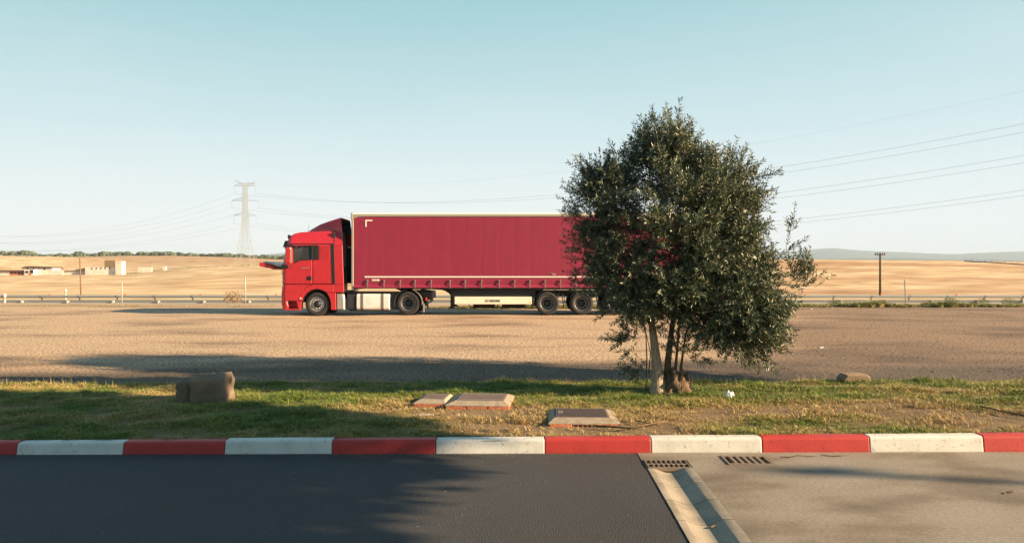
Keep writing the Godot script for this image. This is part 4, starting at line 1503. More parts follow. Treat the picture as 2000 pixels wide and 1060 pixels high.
	var tank := sub("fuel_tank", o)
	s = st()
	tank_shell(s, 2.945, 4.25, 0.205, 0.865, -0.72, -0.04, 0.12, 0.0)
	part("shell", s, M.alu, tank)
	for x in [3.105, 3.905]:
		s = st()
		tank_shell(s, x, x + 0.105, 0.20, 0.87, -0.726, -0.034, 0.12, 0.004)
		part("strap", s, M.strap, tank)
	s = st(true)
	lathe(s, [V(0.07, 0.0), V(0.07, 0.05), V(0.0, 0.055)], 16, Transform3D(Basis(Vector3.RIGHT, -PI / 2), Vector3(3.52, 0.865, -0.2)))
	part("filler_cap", s, M.black, tank)
	# rear fenders, lamps, flap
	s = st()
	fender(s, V(4.97, 0.478), 0.52, 100, 190, -0.62, -0.02, 0.03)
	bx(s, 4.27, 4.52, 0.22, 0.92, -0.6, -0.12, 0.03)
	part("front_mudguard", s, M.dark, o)
	s = st()
	fender(s, V(4.97, 0.478), 0.53, -8, 62, -0.62, -0.02, 0.035)
	part("rear_mudguard", s, M.strap, o)
	s = st()
	bx(s, 5.545, 5.585, 0.12, 0.46, -0.62, -0.02, 0.005)
	part("mud_flap", s, M.strap, o)
	s = st()
	prism(s, [V(5.2, 0.62), V(5.3, 0.98), V(5.84, 0.92), V(5.86, 0.66), V(5.75, 0.6)], -2.2, -0.3, 0.02)
	bx(s, 5.66, 5.74, 0.24, 0.55, -0.35, -0.3)
	bx(s, 5.80, 5.9, 0.5, 0.66, -0.6, -0.3, 0.02)
	part("rear_crossmember", s, M.black, o)
	s = st()
	bx(s, 5.64, 5.69, 0.58, 0.70, -0.30, -0.10, 0.012)
	part("tail_light", s, M.lamp_red, o)
	# coiled air lines behind the cab
	s = st(true)
	for z in [-0.8, -1.2]:
		var pts := []
		for i in 40:
			pts.append(Vector3(2.25 + 0.05 * cos(i * 1.2), 1.9 - i * 0.022, z + 0.05 * sin(i * 1.2)))
		s = st(true)
		tube(s, pts, [0.012], 5)
		part("air_line", s, M.black, o)
	s = st()
	bx(s, 2.12, 2.6, 0.91, 0.95, -2.2, -0.3)
	part("catwalk", s, M.strap, o)

# rounded box section carried along x
func tank_shell(s: SurfaceTool, x0: float, x1: float, y0: float, y1: float, z0: float, z1: float, r: float, bevel: float) -> void:
	var ring := []
	for q in [[z1 - r, y1 - r, 0], [z0 + r, y1 - r, 90], [z0 + r, y0 + r, 180], [z1 - r, y0 + r, 270]]:
		ring.append_array(arc(V(q[0], q[1]), r, q[2], q[2] + 90, 6))
	var n := ring.size()
	var b := 0.03 if bevel == 0.0 else 0.0
	for i in n:
		var p: Vector2 = ring[i]
		var q: Vector2 = ring[(i + 1) % n]
		quad(s, Vector3(x0 + b, p.y, p.x), Vector3(x1 - b, p.y, p.x), Vector3(x1 - b, q.y, q.x), Vector3(x0 + b, q.y, q.x))
		var c := V((z0 + z1) / 2, (y0 + y1) / 2)
		for e in [[x0, b], [x1, -b]]:
			var p2 := p.lerp(c, b * 2.0)
			var q2 := q.lerp(c, b * 2.0)
			quad(s, Vector3(e[0] + e[1], p.y, p.x), Vector3(e[0], p2.y, p2.x), Vector3(e[0], q2.y, q2.x), Vector3(e[0] + e[1], q.y, q.x))
			tri(s, Vector3(e[0], p2.y, p2.x), Vector3(e[0], c.y, c.x), Vector3(e[0], q2.y, q2.x))

# ---------------------------------------------------------------- trailer
func trailer() -> void:
	rng.seed = 404
	var o := thing("semi_trailer", "long red curtain-sided semi-trailer with white roof, coupled behind the red cab", "trailer", Vector3(-6.28, -0.02, -30.0))
	var L := 13.6
	# curtain as one cloth with shallow folds; it kicks out along its hem
	var cn := noise(61, 0.02, 3)
	var posts := [0.63, 1.28, 1.91, 2.49, 3.12, 3.86, 4.45, 5.09, 5.78, 6.38, 6.98, 7.57, 8.17, 8.78, 9.38, 9.98, 10.58, 11.18, 11.78, 12.38, 12.98]
	var seam := [0.0]
	seam.append_array(posts)
	var wave := func(x, y):
		var z := 0.005 * cn.get_noise_2d(x * 22.0, y * 14.0)
		z += 0.006 * cn.get_noise_2d(x * 12.0, y * 260.0) * smoothstep(0.75, 0.1, x)
		for p in posts:
			z -= 0.002 * exp(-pow((x - p) / 0.05, 2.0)) * smoothstep(1.1, 1.5, y)
			z += 0.006 * exp(-pow((x - p - 0.02) / 0.09, 2.0)) * smoothstep(1.5, 1.1, y)
		z += 0.055 * smoothstep(1.22, 1.08, y) - 0.012 * smoothstep(1.30, 1.20, y) * smoothstep(1.14, 1.20, y)
		return z
	var s := st(true)
	var xs := []
	var nx := 300
	for i in nx + 1:
		xs.append(0.10 + (L - 0.18) * i / nx)
	var ys := [1.085, 1.11, 1.14, 1.165, 1.19, 1.215, 1.24, 1.28, 1.34, 1.42]
	ys.append_array(steps(1.5, 3.86, 44))
	for i in nx:
		for j in ys.size() - 1:
			var q := []
			for c in [[0, 0], [0, 1], [1, 1], [1, 0]]:
				var x: float = xs[i + c[0]]
				var y: float = ys[j + c[1]]
				q.append(Vector3(x, y, wave.call(x, y)))
			quad(s, q[0], q[1], q[2], q[3])
	var cur := part("curtain", s, M.curtain, o)
	s = st()
	bx(s, 0.1, L - 0.08, 1.085, 3.86, -2.5, -2.48)
	part("far_curtain", s, M.curtain, o)
	# reflective tape: dashes along the hem and a corner mark
	s = st()
	var x := 0.52
	while x < L - 0.3:
		bx(s, x, x + 0.05, 1.482, 1.535, 0.008, 0.016)
		x += 0.058
	tag(part("reflective_tape", s, M.white, cur), "", "", "", "stuff")
	s = st()
	for i in 5:
		bx(s, 0.545 + i * 0.055, 0.595 + i * 0.055, 3.685, 3.735, 0.008, 0.014)
	for i in 4:
		bx(s, 0.545, 0.595, 3.465 + i * 0.055, 3.515 + i * 0.055, 0.008, 0.014)
	part("corner_mark", s, M.white, cur)
	s = st()
	bx(s, 0.80, 1.09, 1.345, 1.415, 0.010, 0.018, 0.003)
	part("label_plate", s, M.white, cur)
	s = st()
	bx(s, 0.87, 1.06, 1.366, 1.386, 0.018, 0.021)
	for i in 3:
		bx(s, 0.82, 0.845, 1.36 + i * 0.015, 1.368 + i * 0.015, 0.018, 0.021)
	part("plate_print", s, M.ink, cur)
	s = st()
	prism(s, [V(7.80, 1.66), V(7.86, 1.60), V(7.94, 1.57), V(8.0, 1.60), V(7.97, 1.645), V(7.93, 1.62), V(7.9, 1.65), V(7.86, 1.635), V(7.83, 1.665)], 0.008, 0.014)
	part("bird_sticker", s, M.rail_grey, cur)
	# straps with buckles
	for p in posts:
		var k := sub("strap", o, Vector3(p, 0, 0))
		s = st()
		box(s, Vector3(0, 1.215, 0.044), Vector3(0.04, 0.30, 0.007), 0.002, Basis(Vector3.RIGHT, -0.13))
		part("webbing", s, M.strap, k)
		s = st()
		bx(s, -0.030, 0.030, 1.30, 1.40, 0.015, 0.05, 0.008)
		bx(s, -0.02, 0.02, 1.20, 1.31, 0.03, 0.06, 0.006)
		part("buckle", s, M.strap, k)
	# roof and rails
	s = st()
	bx(s, 0.02, L, 3.86, 3.945, -0.04, 0.022, 0.006)
	part("roof_rail", s, M.rail_grey, o)
	s = st()
	bx(s, 0.02, L, 3.86, 3.945, -2.522, -2.46, 0.006)
	part("roof_rail", s, M.rail_grey, o)
	s = st()
	prism(s, [V(0.0, 3.947), V(0.02, 3.998), V(0.5, 4.005), V(L - 0.1, 4.005), V(L, 3.947)], -2.51, 0.012, 0.006)
	part("roof", s, M.white, o)
	s = st()
	for p in posts:
		bx(s, p - 0.02, p + 0.02, 3.965, 4.008, -0.06, 0.006, 0.003)
	part("roof_bows", s, M.white, o)
	s = st()
	bx(s, -0.02, 0.07, 3.74, 4.02, -0.1, 0.03, 0.02)
	prism(s, [V(0.07, 3.78), V(0.07, 3.90), V(0.45, 3.90), V(0.45, 3.862), V(0.28, 3.855)], 0.012, 0.024, 0.002)
	part("corner_cap", s, M.rail_grey, o)
	s = st()
	bx(s, 0.0, 0.085, 1.0, 3.76, -0.09, 0.012, 0.012)
	part("front_pillar", s, M.rail_grey, o)
	s = st()
	bx(s, 0.0, 0.085, 1.0, 3.76, -2.51, -2.41, 0.012)
	part("front_pillar", s, M.rail_grey, o)
	s = st()
	bx(s, 0.01, 0.06, 1.0, 3.95, -2.41, -0.09)
	part("front_wall", s, M.dark, o)
	s = st()
	bx(s, L - 0.06, L, 1.0, 3.95, -1.245, -0.02, 0.01)
	part("rear_door", s, M.white, o)
	s = st()
	bx(s, L - 0.06, L, 1.0, 3.95, -2.48, -1.255, 0.01)
	part("rear_door", s, M.white, o)
	# floor and chassis
	s = st()
	bx(s, 0.05, L - 0.05, 1.055, 1.09, -2.48, -0.02)
	part("floor", s, M.black, o)
	s = st()
	for z in [-0.75, -1.85]:
		prism(s, [V(2.3, 1.056), V(2.36, 1.045), V(3.48, 0.985), V(3.62, 0.93), V(3.74, 0.86), V(3.83, 0.76), V(4.0, 0.72), V(L - 0.1, 0.72), V(L - 0.1, 1.056)], z, z + 0.1, 0.004)
	bx(s, 3.9, 7.2, 0.74, 1.05, -0.22, -0.16)
	for q in range(10):
		bx(s, 3.9 + q * 1.05, 3.98 + q * 1.05, 0.8, 1.05, -2.4, -0.15)
	bx(s, 2.4, L - 0.1, 1.02, 1.06, -0.12, -0.03, 0.004)
	part("chassis", s, M.black, o)
	s = st()
	bx(s, 7.5, 9.5, 0.985, 1.022, -0.03, 0.0, 0.006)
	part("side_rail", s, M.rail_grey, o)
	var bn := sub("pallet_box", o)
	s = st()
	bx(s, 4.03, 7.05, 0.435, 0.73, -0.55, -0.03, 0.012)
	part("box_panel", s, M.cream, bn)
	s = st()
	bx(s, 7.05, 7.11, 0.43, 0.73, -0.55, -0.035, 0.004)
	part("end_cap", s, M.dark, bn)
	text("lettering", "KRONE", 0.092, 0.006, M.ink, bn, Vector3(5.61, 0.57, -0.026))
	s = st()
	prism(s, [V(5.23, 0.60), V(5.25, 0.618), V(5.285, 0.622), V(5.285, 0.610), V(5.255, 0.605), V(5.245, 0.592), V(5.256, 0.565), V(5.272, 0.557), V(5.272, 0.535), V(5.262, 0.53), V(5.24, 0.555)], -0.029, -0.022)
	prism(s, [V(5.37, 0.60), V(5.35, 0.618), V(5.315, 0.622), V(5.315, 0.610), V(5.345, 0.605), V(5.355, 0.592), V(5.344, 0.565), V(5.328, 0.557), V(5.328, 0.535), V(5.338, 0.53), V(5.36, 0.555)], -0.029, -0.022)
	prism(s, [V(5.29, 0.607), V(5.31, 0.607), V(5.306, 0.57), V(5.294, 0.57)], -0.029, -0.022)
	bx(s, 5.268, 5.332, 0.524, 0.534, -0.029, -0.0225)
	part("crown_emblem", s, M.ink, bn)
	s = st()
	prism(s, [V(6.96, 0.50), V(7.03, 0.50), V(6.995, 0.575)], -0.03, -0.024)
	part("warning_triangle", s, M.yellow, bn)
	# frames under the box
	s = st()
	for q in [[4.68, 5.62], [5.83, 6.83]]:
		bx(s, q[0] + 0.05, q[1] - 0.02, 0.30, 0.44, -1.2, -0.6, 0.01)
		bx(s, q[0], q[1], 0.285, 0.315, -0.58, -0.54)
	tube(s, [Vector3(4.57, 0.44, -0.5), Vector3(4.58, 0.36, -0.5), Vector3(4.64, 0.305, -0.5), Vector3(4.72, 0.29, -0.5), Vector3(5.6, 0.29, -0.5), Vector3(5.72, 0.34, -0.5), Vector3(5.84, 0.29, -0.5), Vector3(6.8, 0.29, -0.5), Vector3(6.92, 0.33, -0.5)], [0.016], 6)
	bx(s, 5.69, 5.74, 0.3, 0.45, -0.52, -0.47)
	bx(s, 6.83, 6.87, 0.32, 0.45, -0.52, -0.47)
	part("underride_frame", s, M.black, o)
	# landing legs
	for z in [-0.32, -1.95]:
		var leg := sub("landing_leg", o, Vector3(3.91, 0, z))
		s = st()
		bx(s, -0.06, 0.055, 0.36, 1.0, -0.06, 0.06, 0.01)
		bx(s, -0.045, 0.04, 0.30, 0.5, -0.045, 0.045, 0.006)
		prism(s, [V(-0.10, 0.295), V(-0.06, 0.37), V(0.055, 0.37), V(0.11, 0.295)], -0.07, 0.07, 0.005)
		part("leg", s, M.black, leg)
		s = st()
		bx(s, -0.16, 0.16, 0.268, 0.292, -0.13, 0.13, 0.005)
		part("foot", s, M.black, leg)
	s = st()
	bx(s, 3.86, 3.96, 0.6, 0.68, -1.95, -0.32)
	part("leg_brace", s, M.black, o)
	# axles
	for xa in [7.67, 9.01, 10.35]:
		for z in [-0.17, -2.33]:
			wheel(o, Vector3(xa, 0.475, z), 0.46, false, false)
		s = st()
		bx(s, xa - 0.07, xa + 0.07, 0.4, 0.54, -2.3, -0.3, 0.02)
		part("axle", s, M.black, o)
		s = st()
		fender(s, V(xa, 0.475), 0.50, 25, 155, -0.36, -0.02, 0.02)
		bx(s, xa - 0.5, xa + 0.5, 0.98, 1.02, -0.4, -0.04)
		part("mudguard", s, M.black, o)
		s = st()
		box(s, Vector3(xa + 0.62, 0.55, -0.2), Vector3(0.02, 0.62, 0.30), 0.004, Basis(Vector3.BACK, 0.14))
		box(s, Vector3(xa + 0.68, 0.6, -0.2), Vector3(0.02, 0.5, 0.06), 0.004, Basis(Vector3.BACK, 0.14))
		part("mud_flap", s, M.dark, o)
	s = st()
	bx(s, 7.02, 7.2, 0.35, 0.75, -0.5, -0.06, 0.05)
	part("air_tank", s, M.black, o)
	s = st()
	bx(s, L - 0.2, L - 0.08, 0.45, 0.6, -2.45, -0.05, 0.01)
	part("rear_bumper", s, M.dark, o)
	for z in [-0.3, -2.2]:
		s = st()
		bx(s, L - 0.08, L - 0.04, 0.74, 0.88, z - 0.2, z + 0.2, 0.01)
		part("tail_light", s, M.lamp_red, o)

# ---------------------------------------------------------------- roadside
func w_beam(s: SurfaceTool, x0: float, x1: float, top: float, z: float, out: float) -> void:
	var p := [V(0.0, 0.0), V(0.02, -0.02), V(0.02, -0.05), V(0.075, -0.085), V(0.075, -0.125), V(0.02, -0.155), V(0.075, -0.185), V(0.075, -0.225), V(0.02, -0.26), V(0.02, -0.29), V(0.0, -0.31)]
	for i in p.size() - 1:
		for t in [0.0, 0.006]:
			quad(s, Vector3(x0, top + p[i].y, z + out * (p[i].x - t)), Vector3(x1, top + p[i].y, z + out * (p[i].x - t)), Vector3(x1, top + p[i + 1].y, z + out * (p[i + 1].x - t)), Vector3(x0, top + p[i + 1].y, z + out * (p[i + 1].x - t)))

func roadside() -> void:
	rng.seed = 505
	var s: SurfaceTool
	for row in 2:
		var d := 67.6 if row == 0 else 81.2
		var top := -0.80 if row == 0 else -0.79
		var out := -1.0 if row == 0 else 1.0
		var o := thing("guardrail", ["galvanised guardrail on the near side of the highway, seen from its back", "galvanised guardrail on the far side of the highway with orange reflectors"][row], "guardrail", Vector3(0, 0, -d))
		var half := 64.0 if row == 0 else 76.0
		var n := int(half * 2 / 4.0)
		for i in n:
			var x0 := -half + i * 4.0 + (0.9 if row == 0 else 2.1)
			s = st()
			w_beam(s, x0 - 0.12, x0 + 4.05, top + 0.003 * (i % 2), 0.0, out)
			part("rail", s, M.galv, o)
			s = st()
			bx(s, x0 - 0.06, x0 + 0.06, -2.0, top - 0.02, -out * 0.22 - 0.06, -out * 0.22 + 0.06, 0.005)
			part("post", s, M.galv, o)
			s = st()
			box(s, Vector3(x0, top - 0.155, -out * 0.09), Vector3(0.22, 0.2, 0.15), 0.01)
			part("spacer", s, M.galv, o)
			if row == 1 and i % 2 == 0:
				s = st()
				bx(s, x0 + 0.9, x0 + 1.08, top - 0.02, top + 0.14, 0.03, 0.06, 0.01)
				part("reflector", s, M.reflector, o)
	# white marker bollards by the road
	for q in [[127.0, 83.0, "white marker bollard with orange band left of the wooden pole"], [8.0, 66.3, "white marker bollard at the far left by the guardrail"]]:
		var p := spot(q[0], 580, q[1])
		var o := thing("marker_bollard", q[2], "bollard", Vector3(p.x, -1.65, p.z), 0.0, "marker bollards along the highway")
		s = st(true)
		lathe(s, [V(0.0, 0.0), V(0.085, 0.0), V(0.085, 1.20), V(0.11, 1.22), V(0.11, 1.36), V(0.07, 1.42), V(0.0, 1.43)], 14, Transform3D(Basis(Vector3.RIGHT, -PI / 2), Vector3.ZERO))
		part("post", s, M.white, o)
		s = st(true)
		lathe(s, [V(0.088, 0.98), V(0.09, 0.99), V(0.09, 1.13), V(0.088, 1.14)], 14, Transform3D(Basis(Vector3.RIGHT, -PI / 2), Vector3.ZERO))
		part("orange_band", s, M.reflector, o)
	# thin fence posts
	for q in [[237.0, 552.0, 591.5, 0.0, "thin bare metal post before the guardrail, left of the pylon"], [479.0, 538.0, 588.0, 0.02, "thin bare metal post before the guardrail, just below the pylon"], [1770.0, 545.0, 588.0, 0.05, "thin leaning metal post before the guardrail at the right"]]:
		var d := 45.0
		var p := spot(q[0], q[2], d)
		var y := land(p.x, d)
		s = st(true)
		var h: float = (q[2] - q[1]) * d / 1500.0 + 0.05
		tube(s, [Vector3(0, -0.1, 0), Vector3(-h * q[3], h, 0), Vector3(-h * q[3] + 0.12 * (1.0 if q[3] > 0.04 else 0.0), h + 0.005, 0)] if q[3] > 0.04 else [Vector3(0, -0.1, 0), Vector3(-h * q[3], h, 0)], [0.03], 8)
		var o := part("metal_post", s, M.galv)
		o.position = Vector3(p.x, y, -d)
		tag(o, q[4], "post", "thin metal posts before the guardrail")
	# wooden pole on the left, dark pole with a crossarm on the right
	var p1 := spot(156, 577, 150)
	var o1 := thing("wooden_pole", "slender bare wooden pole standing in the stubble left of the pylon", "utility pole", Vector3(p1.x, land(p1.x, 150) - 0.3, -150))
	s = st(true)
	tube(s, [Vector3(0.1, 0, 0), Vector3(0, 4, 0), Vector3(-0.12, 7.6, 0)], [0.14, 0.125, 0.10], 10)
	part("shaft", s, M.wood, o1)
	var p2 := spot(1720, 572, 150)
	var o2 := thing("utility_pole", "dark wooden utility pole with short crossarm and insulators, right of the tree", "utility pole", Vector3(p2.x, land(p2.x, 150) - 0.3, -150))
	var hh := 5.35 - (land(p2.x, 150) - 0.3)
	s = st(true)
	tube(s, [Vector3(0, 0, 0), Vector3(0, hh, 0)], [0.23, 0.17], 10)
	part("shaft", s, M.dark_wood, o2)
	s = st()
	bx(s, -1.05, 1.0, hh - 0.45, hh - 0.25, -0.12, 0.12, 0.02)
	part("crossarm", s, M.dark_wood, o2)
	for x in [-0.95, -0.5, 0.45, 0.9]:
		s = st(true)
		lathe(s, [V(0.03, 0.0), V(0.10, 0.03), V(0.11, 0.15), V(0.05, 0.28), V(0.0, 0.29)], 10, Transform3D(Basis(Vector3.RIGHT, -PI / 2), Vector3(x, hh - 0.25, 0)))
		part("insulator", s, M.dark, o2)
	# weeds along the far edge of the lot
	var bush := tuft(16, 0.32, 0.8, 0.030)
	var xfs := []
	var cols := []
	for i in 4200:
		var x := rng.randf_range(13.0, 33.0)
		var d := 37.2 + rng.randf_range(-0.6, 1.3) + 0.4 * bumps.get_noise_1d(x * 30.0)
		var k := rng.randf_range(0.3, 0.85) * (0.85 + 1.2 * maxf(0.0, patches.get_noise_2d(x * 18.0, 9.0)))
		if patches.get_noise_2d(x * 25.0, d * 30.0) < -0.25: continue
		xfs.append(Transform3D(Basis(Vector3.UP, rng.randf() * TAU).scaled(Vector3(k, k, k)), Vector3(x, lot_y(x, d) if d < 37.5 else land(x, d), -d)))
		cols.append(Color(0.20, 0.235, 0.075).lerp(Color(0.48, 0.37, 0.17), rng.randf() * rng.randf() + (0.35 if rng.randf() < 0.25 else 0.0)))
	for i in 1500:
		var x := rng.randf_range(-32.0, -12.0)
		var d := rng.randf_range(37.4, 40.0)
		var k := rng.randf_range(0.08, 0.28)
		xfs.append(Transform3D(Basis(Vector3.UP, rng.randf() * TAU).scaled(Vector3(k, k, k)), Vector3(x, land(x, d), -d)))
		cols.append(Color(0.36, 0.28, 0.13).lerp(Color(0.18, 0.18, 0.07), rng.randf()))
	tag(scatter("roadside_weeds", bush, M.blade, xfs, cols), "green and dry weeds along the far edge of the gravel lot", "weeds")
	xfs = []
	cols = []
	for i in 2200:
		var x := rng.randf_range(-4.0, 7.0)
		var d := rng.randf_range(35.0, 37.2)
		var k := rng.randf_range(0.2, 0.55) * (0.4 + 0.8 * smoothstep(-4.0, 0.0, x))
		xfs.append(Transform3D(Basis(Vector3.UP, rng.randf() * TAU).scaled(Vector3(k, k, k)), Vector3(x, lot_y(x, d), -d)))
		cols.append(Color(0.13, 0.16, 0.05).lerp(Color(0.35, 0.28, 0.11), rng.randf() * 0.7))
	tag(scatter("weeds_behind_trailer", bush, M.blade, xfs, cols), "low green weeds growing on the ground behind the trailer", "weeds")
	# shrubs that stand out above the weeds
	var names := ["first green shrub on the lot edge right of the tree", "small green shrub on the lot edge, below the dark utility pole", "green shrub on the lot edge, between pole and leaning post", "broadest green shrub on the lot edge, right of the leaning post", "green shrub on the lot edge, further right of the broad one", "tall green shrub against the guardrail at the far right"]
	var k0 := 0
	for q in [[1630, 1.0], [1706, 0.7], [1724, 1.0], [1858, 1.25], [1920, 1.0], [1972, 1.1]]:
		var dd := 37.6 + 0.2 * k0
		var p := spot(q[0], 600, dd)
		shrub("shrub", names[k0], "shrub", "green shrubs on the lot edge", Vector3(p.x, land(p.x, dd), -dd), 0.30 * q[1], Color(0.17, 0.205, 0.07), 420)
		k0 += 1
	var pb := spot(455, 590, 46)
	shrub("dry_bush", "dry brown tumbleweed bush against the guardrail below the pylon", "bush", "", Vector3(pb.x, land(pb.x, 46) - 0.1, -46), 0.62, Color(0.24, 0.15, 0.07), 420)
	# scraps on the lot
	for q in [[1585.0, 604.0, "pale blue scrap of paper at the foot of the weeds, right of tree"], [1604.0, 681.0, "pale plastic scrap on the brown gravel, right of the tree"]]:
		var d: float = 1.7 * 1500.0 / (q[1] - 530.0)
		s = st()
		box(s, Vector3(0, 0.03, 0), Vector3(0.11, 0.025, 0.07), 0.008, Basis(Vector3.UP, 0.4) * Basis(Vector3.BACK, 0.15))
		var o := part("paper_scrap", s, M.scrap)
		o.position = Vector3((q[0] - 1000) * d / 1500.0, lot_y(0, d), -d)
		tag(o, q[2], "litter")

func shrub(called: String, label: String, category: String, group: String, at: Vector3, r: float, c: Color, n: int) -> void:
	var o := thing(called, label, category, at, 0.0, group)
	var s := st(true)
	for i in 9:
		var dir := (Vector3(0, 1.1, 0) + rv() * 0.9).normalized()
		tube(s, [Vector3.ZERO, dir * r * 0.5, dir * r * 1.1 + Vector3(0, 0.02, 0)], [0.012, 0.008, 0.004], 4)
	part("stems", s, M.old_bark, o)
	var xfs := []
	var cols := []
	for i in n:
		var v := ball()
		var p := Vector3(v.x * r, r * 0.62 + v.y * r * 0.6, v.z * r * 0.8)
		var k := rng.randf_range(0.4, 0.95) * r
		xfs.append(Transform3D(facing(v + Vector3(0, 0.7, 0) + rv() * 0.6, rng.randf() * TAU).scaled(Vector3(k, k, k)), p))
		cols.append(c * rng.randf_range(0.6, 1.5))
	scatter("foliage", leaf_mesh(0.28, 0.07), M.blade, xfs, cols, o)

# ---------------------------------------------------------------- farm buildings
func block(parent: Node, called: String, px0: float, px1: float, py0: float, py1: float, d: float, deep: float, m: Material, bevel := 0.0) -> void:
	var a := spot(px0, py1, d)
	var b := spot(px1, py0, d)
	var s := st()
	bx(s, a.x, b.x, a.y, b.y, -d - deep, -d, bevel)
	part(called, s, m, parent)

func farm() -> void:
	var d := 335.0
	var o := thing("farm_shed", "low white shed with dark roof at the far left of the farm", "farm building")
	block(o, "wall", -30, 17, 530, 541, d, 5, M.plaster)
	block(o, "roof", -34, 42, 527.5, 530, d - 0.6, 6, M.tile)
	block(o, "brick_wall", 17, 45, 530, 541, d, 5, M.brick)
	for q in [[19.0, 24.0], [26.0, 31.0], [33.0, 38.0], [39.5, 43.5]]:
		block(o, "opening", q[0], q[1], 531, 534.5, d - 0.06, 0.1, M.hole)
	o = thing("farm_outhouse", "small open white outhouse beside the brick shed of the farm", "farm building")
	block(o, "wall", 46, 64, 526, 540, d - 1, 5, M.plaster)
	block(o, "opening", 48, 54, 529, 533, d - 1.1, 0.1, M.hole)
	block(o, "doorway", 57.5, 63.4, 527, 533.5, d - 1.1, 0.1, M.hole)
	block(o, "brick_base", 55, 60, 533.6, 539, d - 1.14, 0.1, M.brick)
	o = thing("farmhouse", "long farmhouse with dark tiled gable roof behind the white wall", "house")
	block(o, "wall", 42, 101, 522.5, 540, d + 12, 7, M.plaster)
	var a := spot(40, 523, d + 12)
	var b := spot(103, 523, d + 12)
	var s := st()
	prism(s, [V(0, 0), V(b.x - a.x, 0), V(b.x - a.x - 0.6, 0.55), V(3.2, 0.75), V(2.2, 0.7)], -8, 0.5, 0.02)
	var rf := part("roof", s, M.tile, o)
	rf.position = a
	for q in [[51.0, 54.0], [63.0, 66.0], [73.0, 76.0], [84.0, 87.0]]:
		block(o, "window", q[0], q[1], 523.6, 526.6, d + 11.9, 0.1, M.hole)
	o = thing("farmyard_wall", "long white farmyard wall below the farmhouse", "wall")
	block(o, "wall", 64, 121, 527.5, 541, d + 2, 0.6, M.plaster)
	o = thing("farm_store", "low store with sloping dark roof right of the long farmyard wall", "farm building")
	block(o, "wall", 121, 166, 528, 540, d + 3, 5, M.plaster)
	block(o, "grey_wall", 146, 165, 524.5, 531.5, d + 2.8, 4, M.render_grey)
	a = spot(118, 529, d + 2.9)
	s = st()
	prism(s, [V(0, 0), V(6, 0.25), V(10.6, 1.2), V(10.6, 0.8), V(6, -0.1), V(0, -0.25)], -5, 0.3, 0.02)
	rf = part("roof", s, M.tile, o)
	rf.position = a
	block(o, "brick_corner", 118, 123, 523.8, 527.3, d + 6, 3, M.brick)
	o = thing("white_barn", "white barn with a row of five small dark windows", "barn")
	block(o, "wall", 165, 226, 521.8, 540, d + 1, 8, M.plaster)
	for i in 5:
		block(o, "window", 177.3 + i * 8.7, 179.6 + i * 8.7, 522.9 - i * 0.25, 525.8 - i * 0.25, d + 0.92, 0.1, M.hole)
	o = thing("brown_silo", "square brown hoarding-like store rising behind the white barn", "farm building")
	block(o, "wall", 203, 224, 508.2, 530, d + 10, 5, M.brown)
	o = thing("white_tower", "square white tower at the right end of the farm", "tower")
	block(o, "wall", 224.5, 236.5, 510, 540, d, 3.5, M.plaster)
	for q in [[226.5, 512.5], [231.0, 512.0], [233.5, 512.2]]:
		block(o, "window", q[0], q[0] + 1.0, q[1], q[1] + 1.6, d - 0.06, 0.1, M.render_grey)
	o = thing("ruined_wall", "pale ruined wall standing alone right of the white tower", "wall")
	block(o, "wall", 268, 295, 521.5, 532, 350, 0.8, M.plaster)
	o = thing("stone_hut", "small square pale hut between the ruined wall and the pylon", "hut")
	block(o, "wall", 317, 322.5, 520, 530, 352, 1.2, M.plaster)
	o = thing("field_trough", "small white trough with dark cover left of the pylon's foot", "trough")
	block(o, "basin", 423, 428, 521.5, 526, 352, 1.0, M.plaster)
	block(o, "cover", 417.5, 423.4, 521, 524.5, 352.5, 1.0, M.tile)
	o = thing("distant_cottage", "tiny white cottage on the brown slope below the woodland", "house")
	block(o, "wall", 301, 307, 504.8, 509, 800, 4, M.plaster)
	block(o, "roof", 300.6, 307.4, 504.0, 504.9, 799.5, 5, M.tile)
	var p := spot(342.5, 507.5, 800)
	s = st(true)
	tube(s, [Vector3(0, -3, 0), Vector3(0, 7.3, 0)], [0.28, 0.2], 6)
	var m := part("distant_mast", s, M.pylon)
	m.position = p
	tag(m, "thin pale mast against the woodland right of the cottage", "mast")
	# brush along the crest
	rng.seed = 606
	var xfs := []
	var cols := []
	for i in 2600:
		var u := rng.randf_range(-0.51, -0.33)
		var dd := rng.randf_range(366.0, 405.0)
		var k := rng.randf_range(2.0, 5.0)
		xfs.append(Transform3D(Basis(Vector3.UP, rng.randf() * TAU).scaled(Vector3(k, k * 0.8, k)), Vector3(u * dd, land(u * dd, dd) - 0.1, -dd)))
		cols.append(Color(0.30, 0.30, 0.15).lerp(Color(0.5, 0.4, 0.22), rng.randf()))
	tag(scatter("dry_scrub", tuft(10, 0.30, 0.8, 0.05), M.blade, xfs, cols), "dry olive-green scrub along the crest left of the pylon", "scrub")

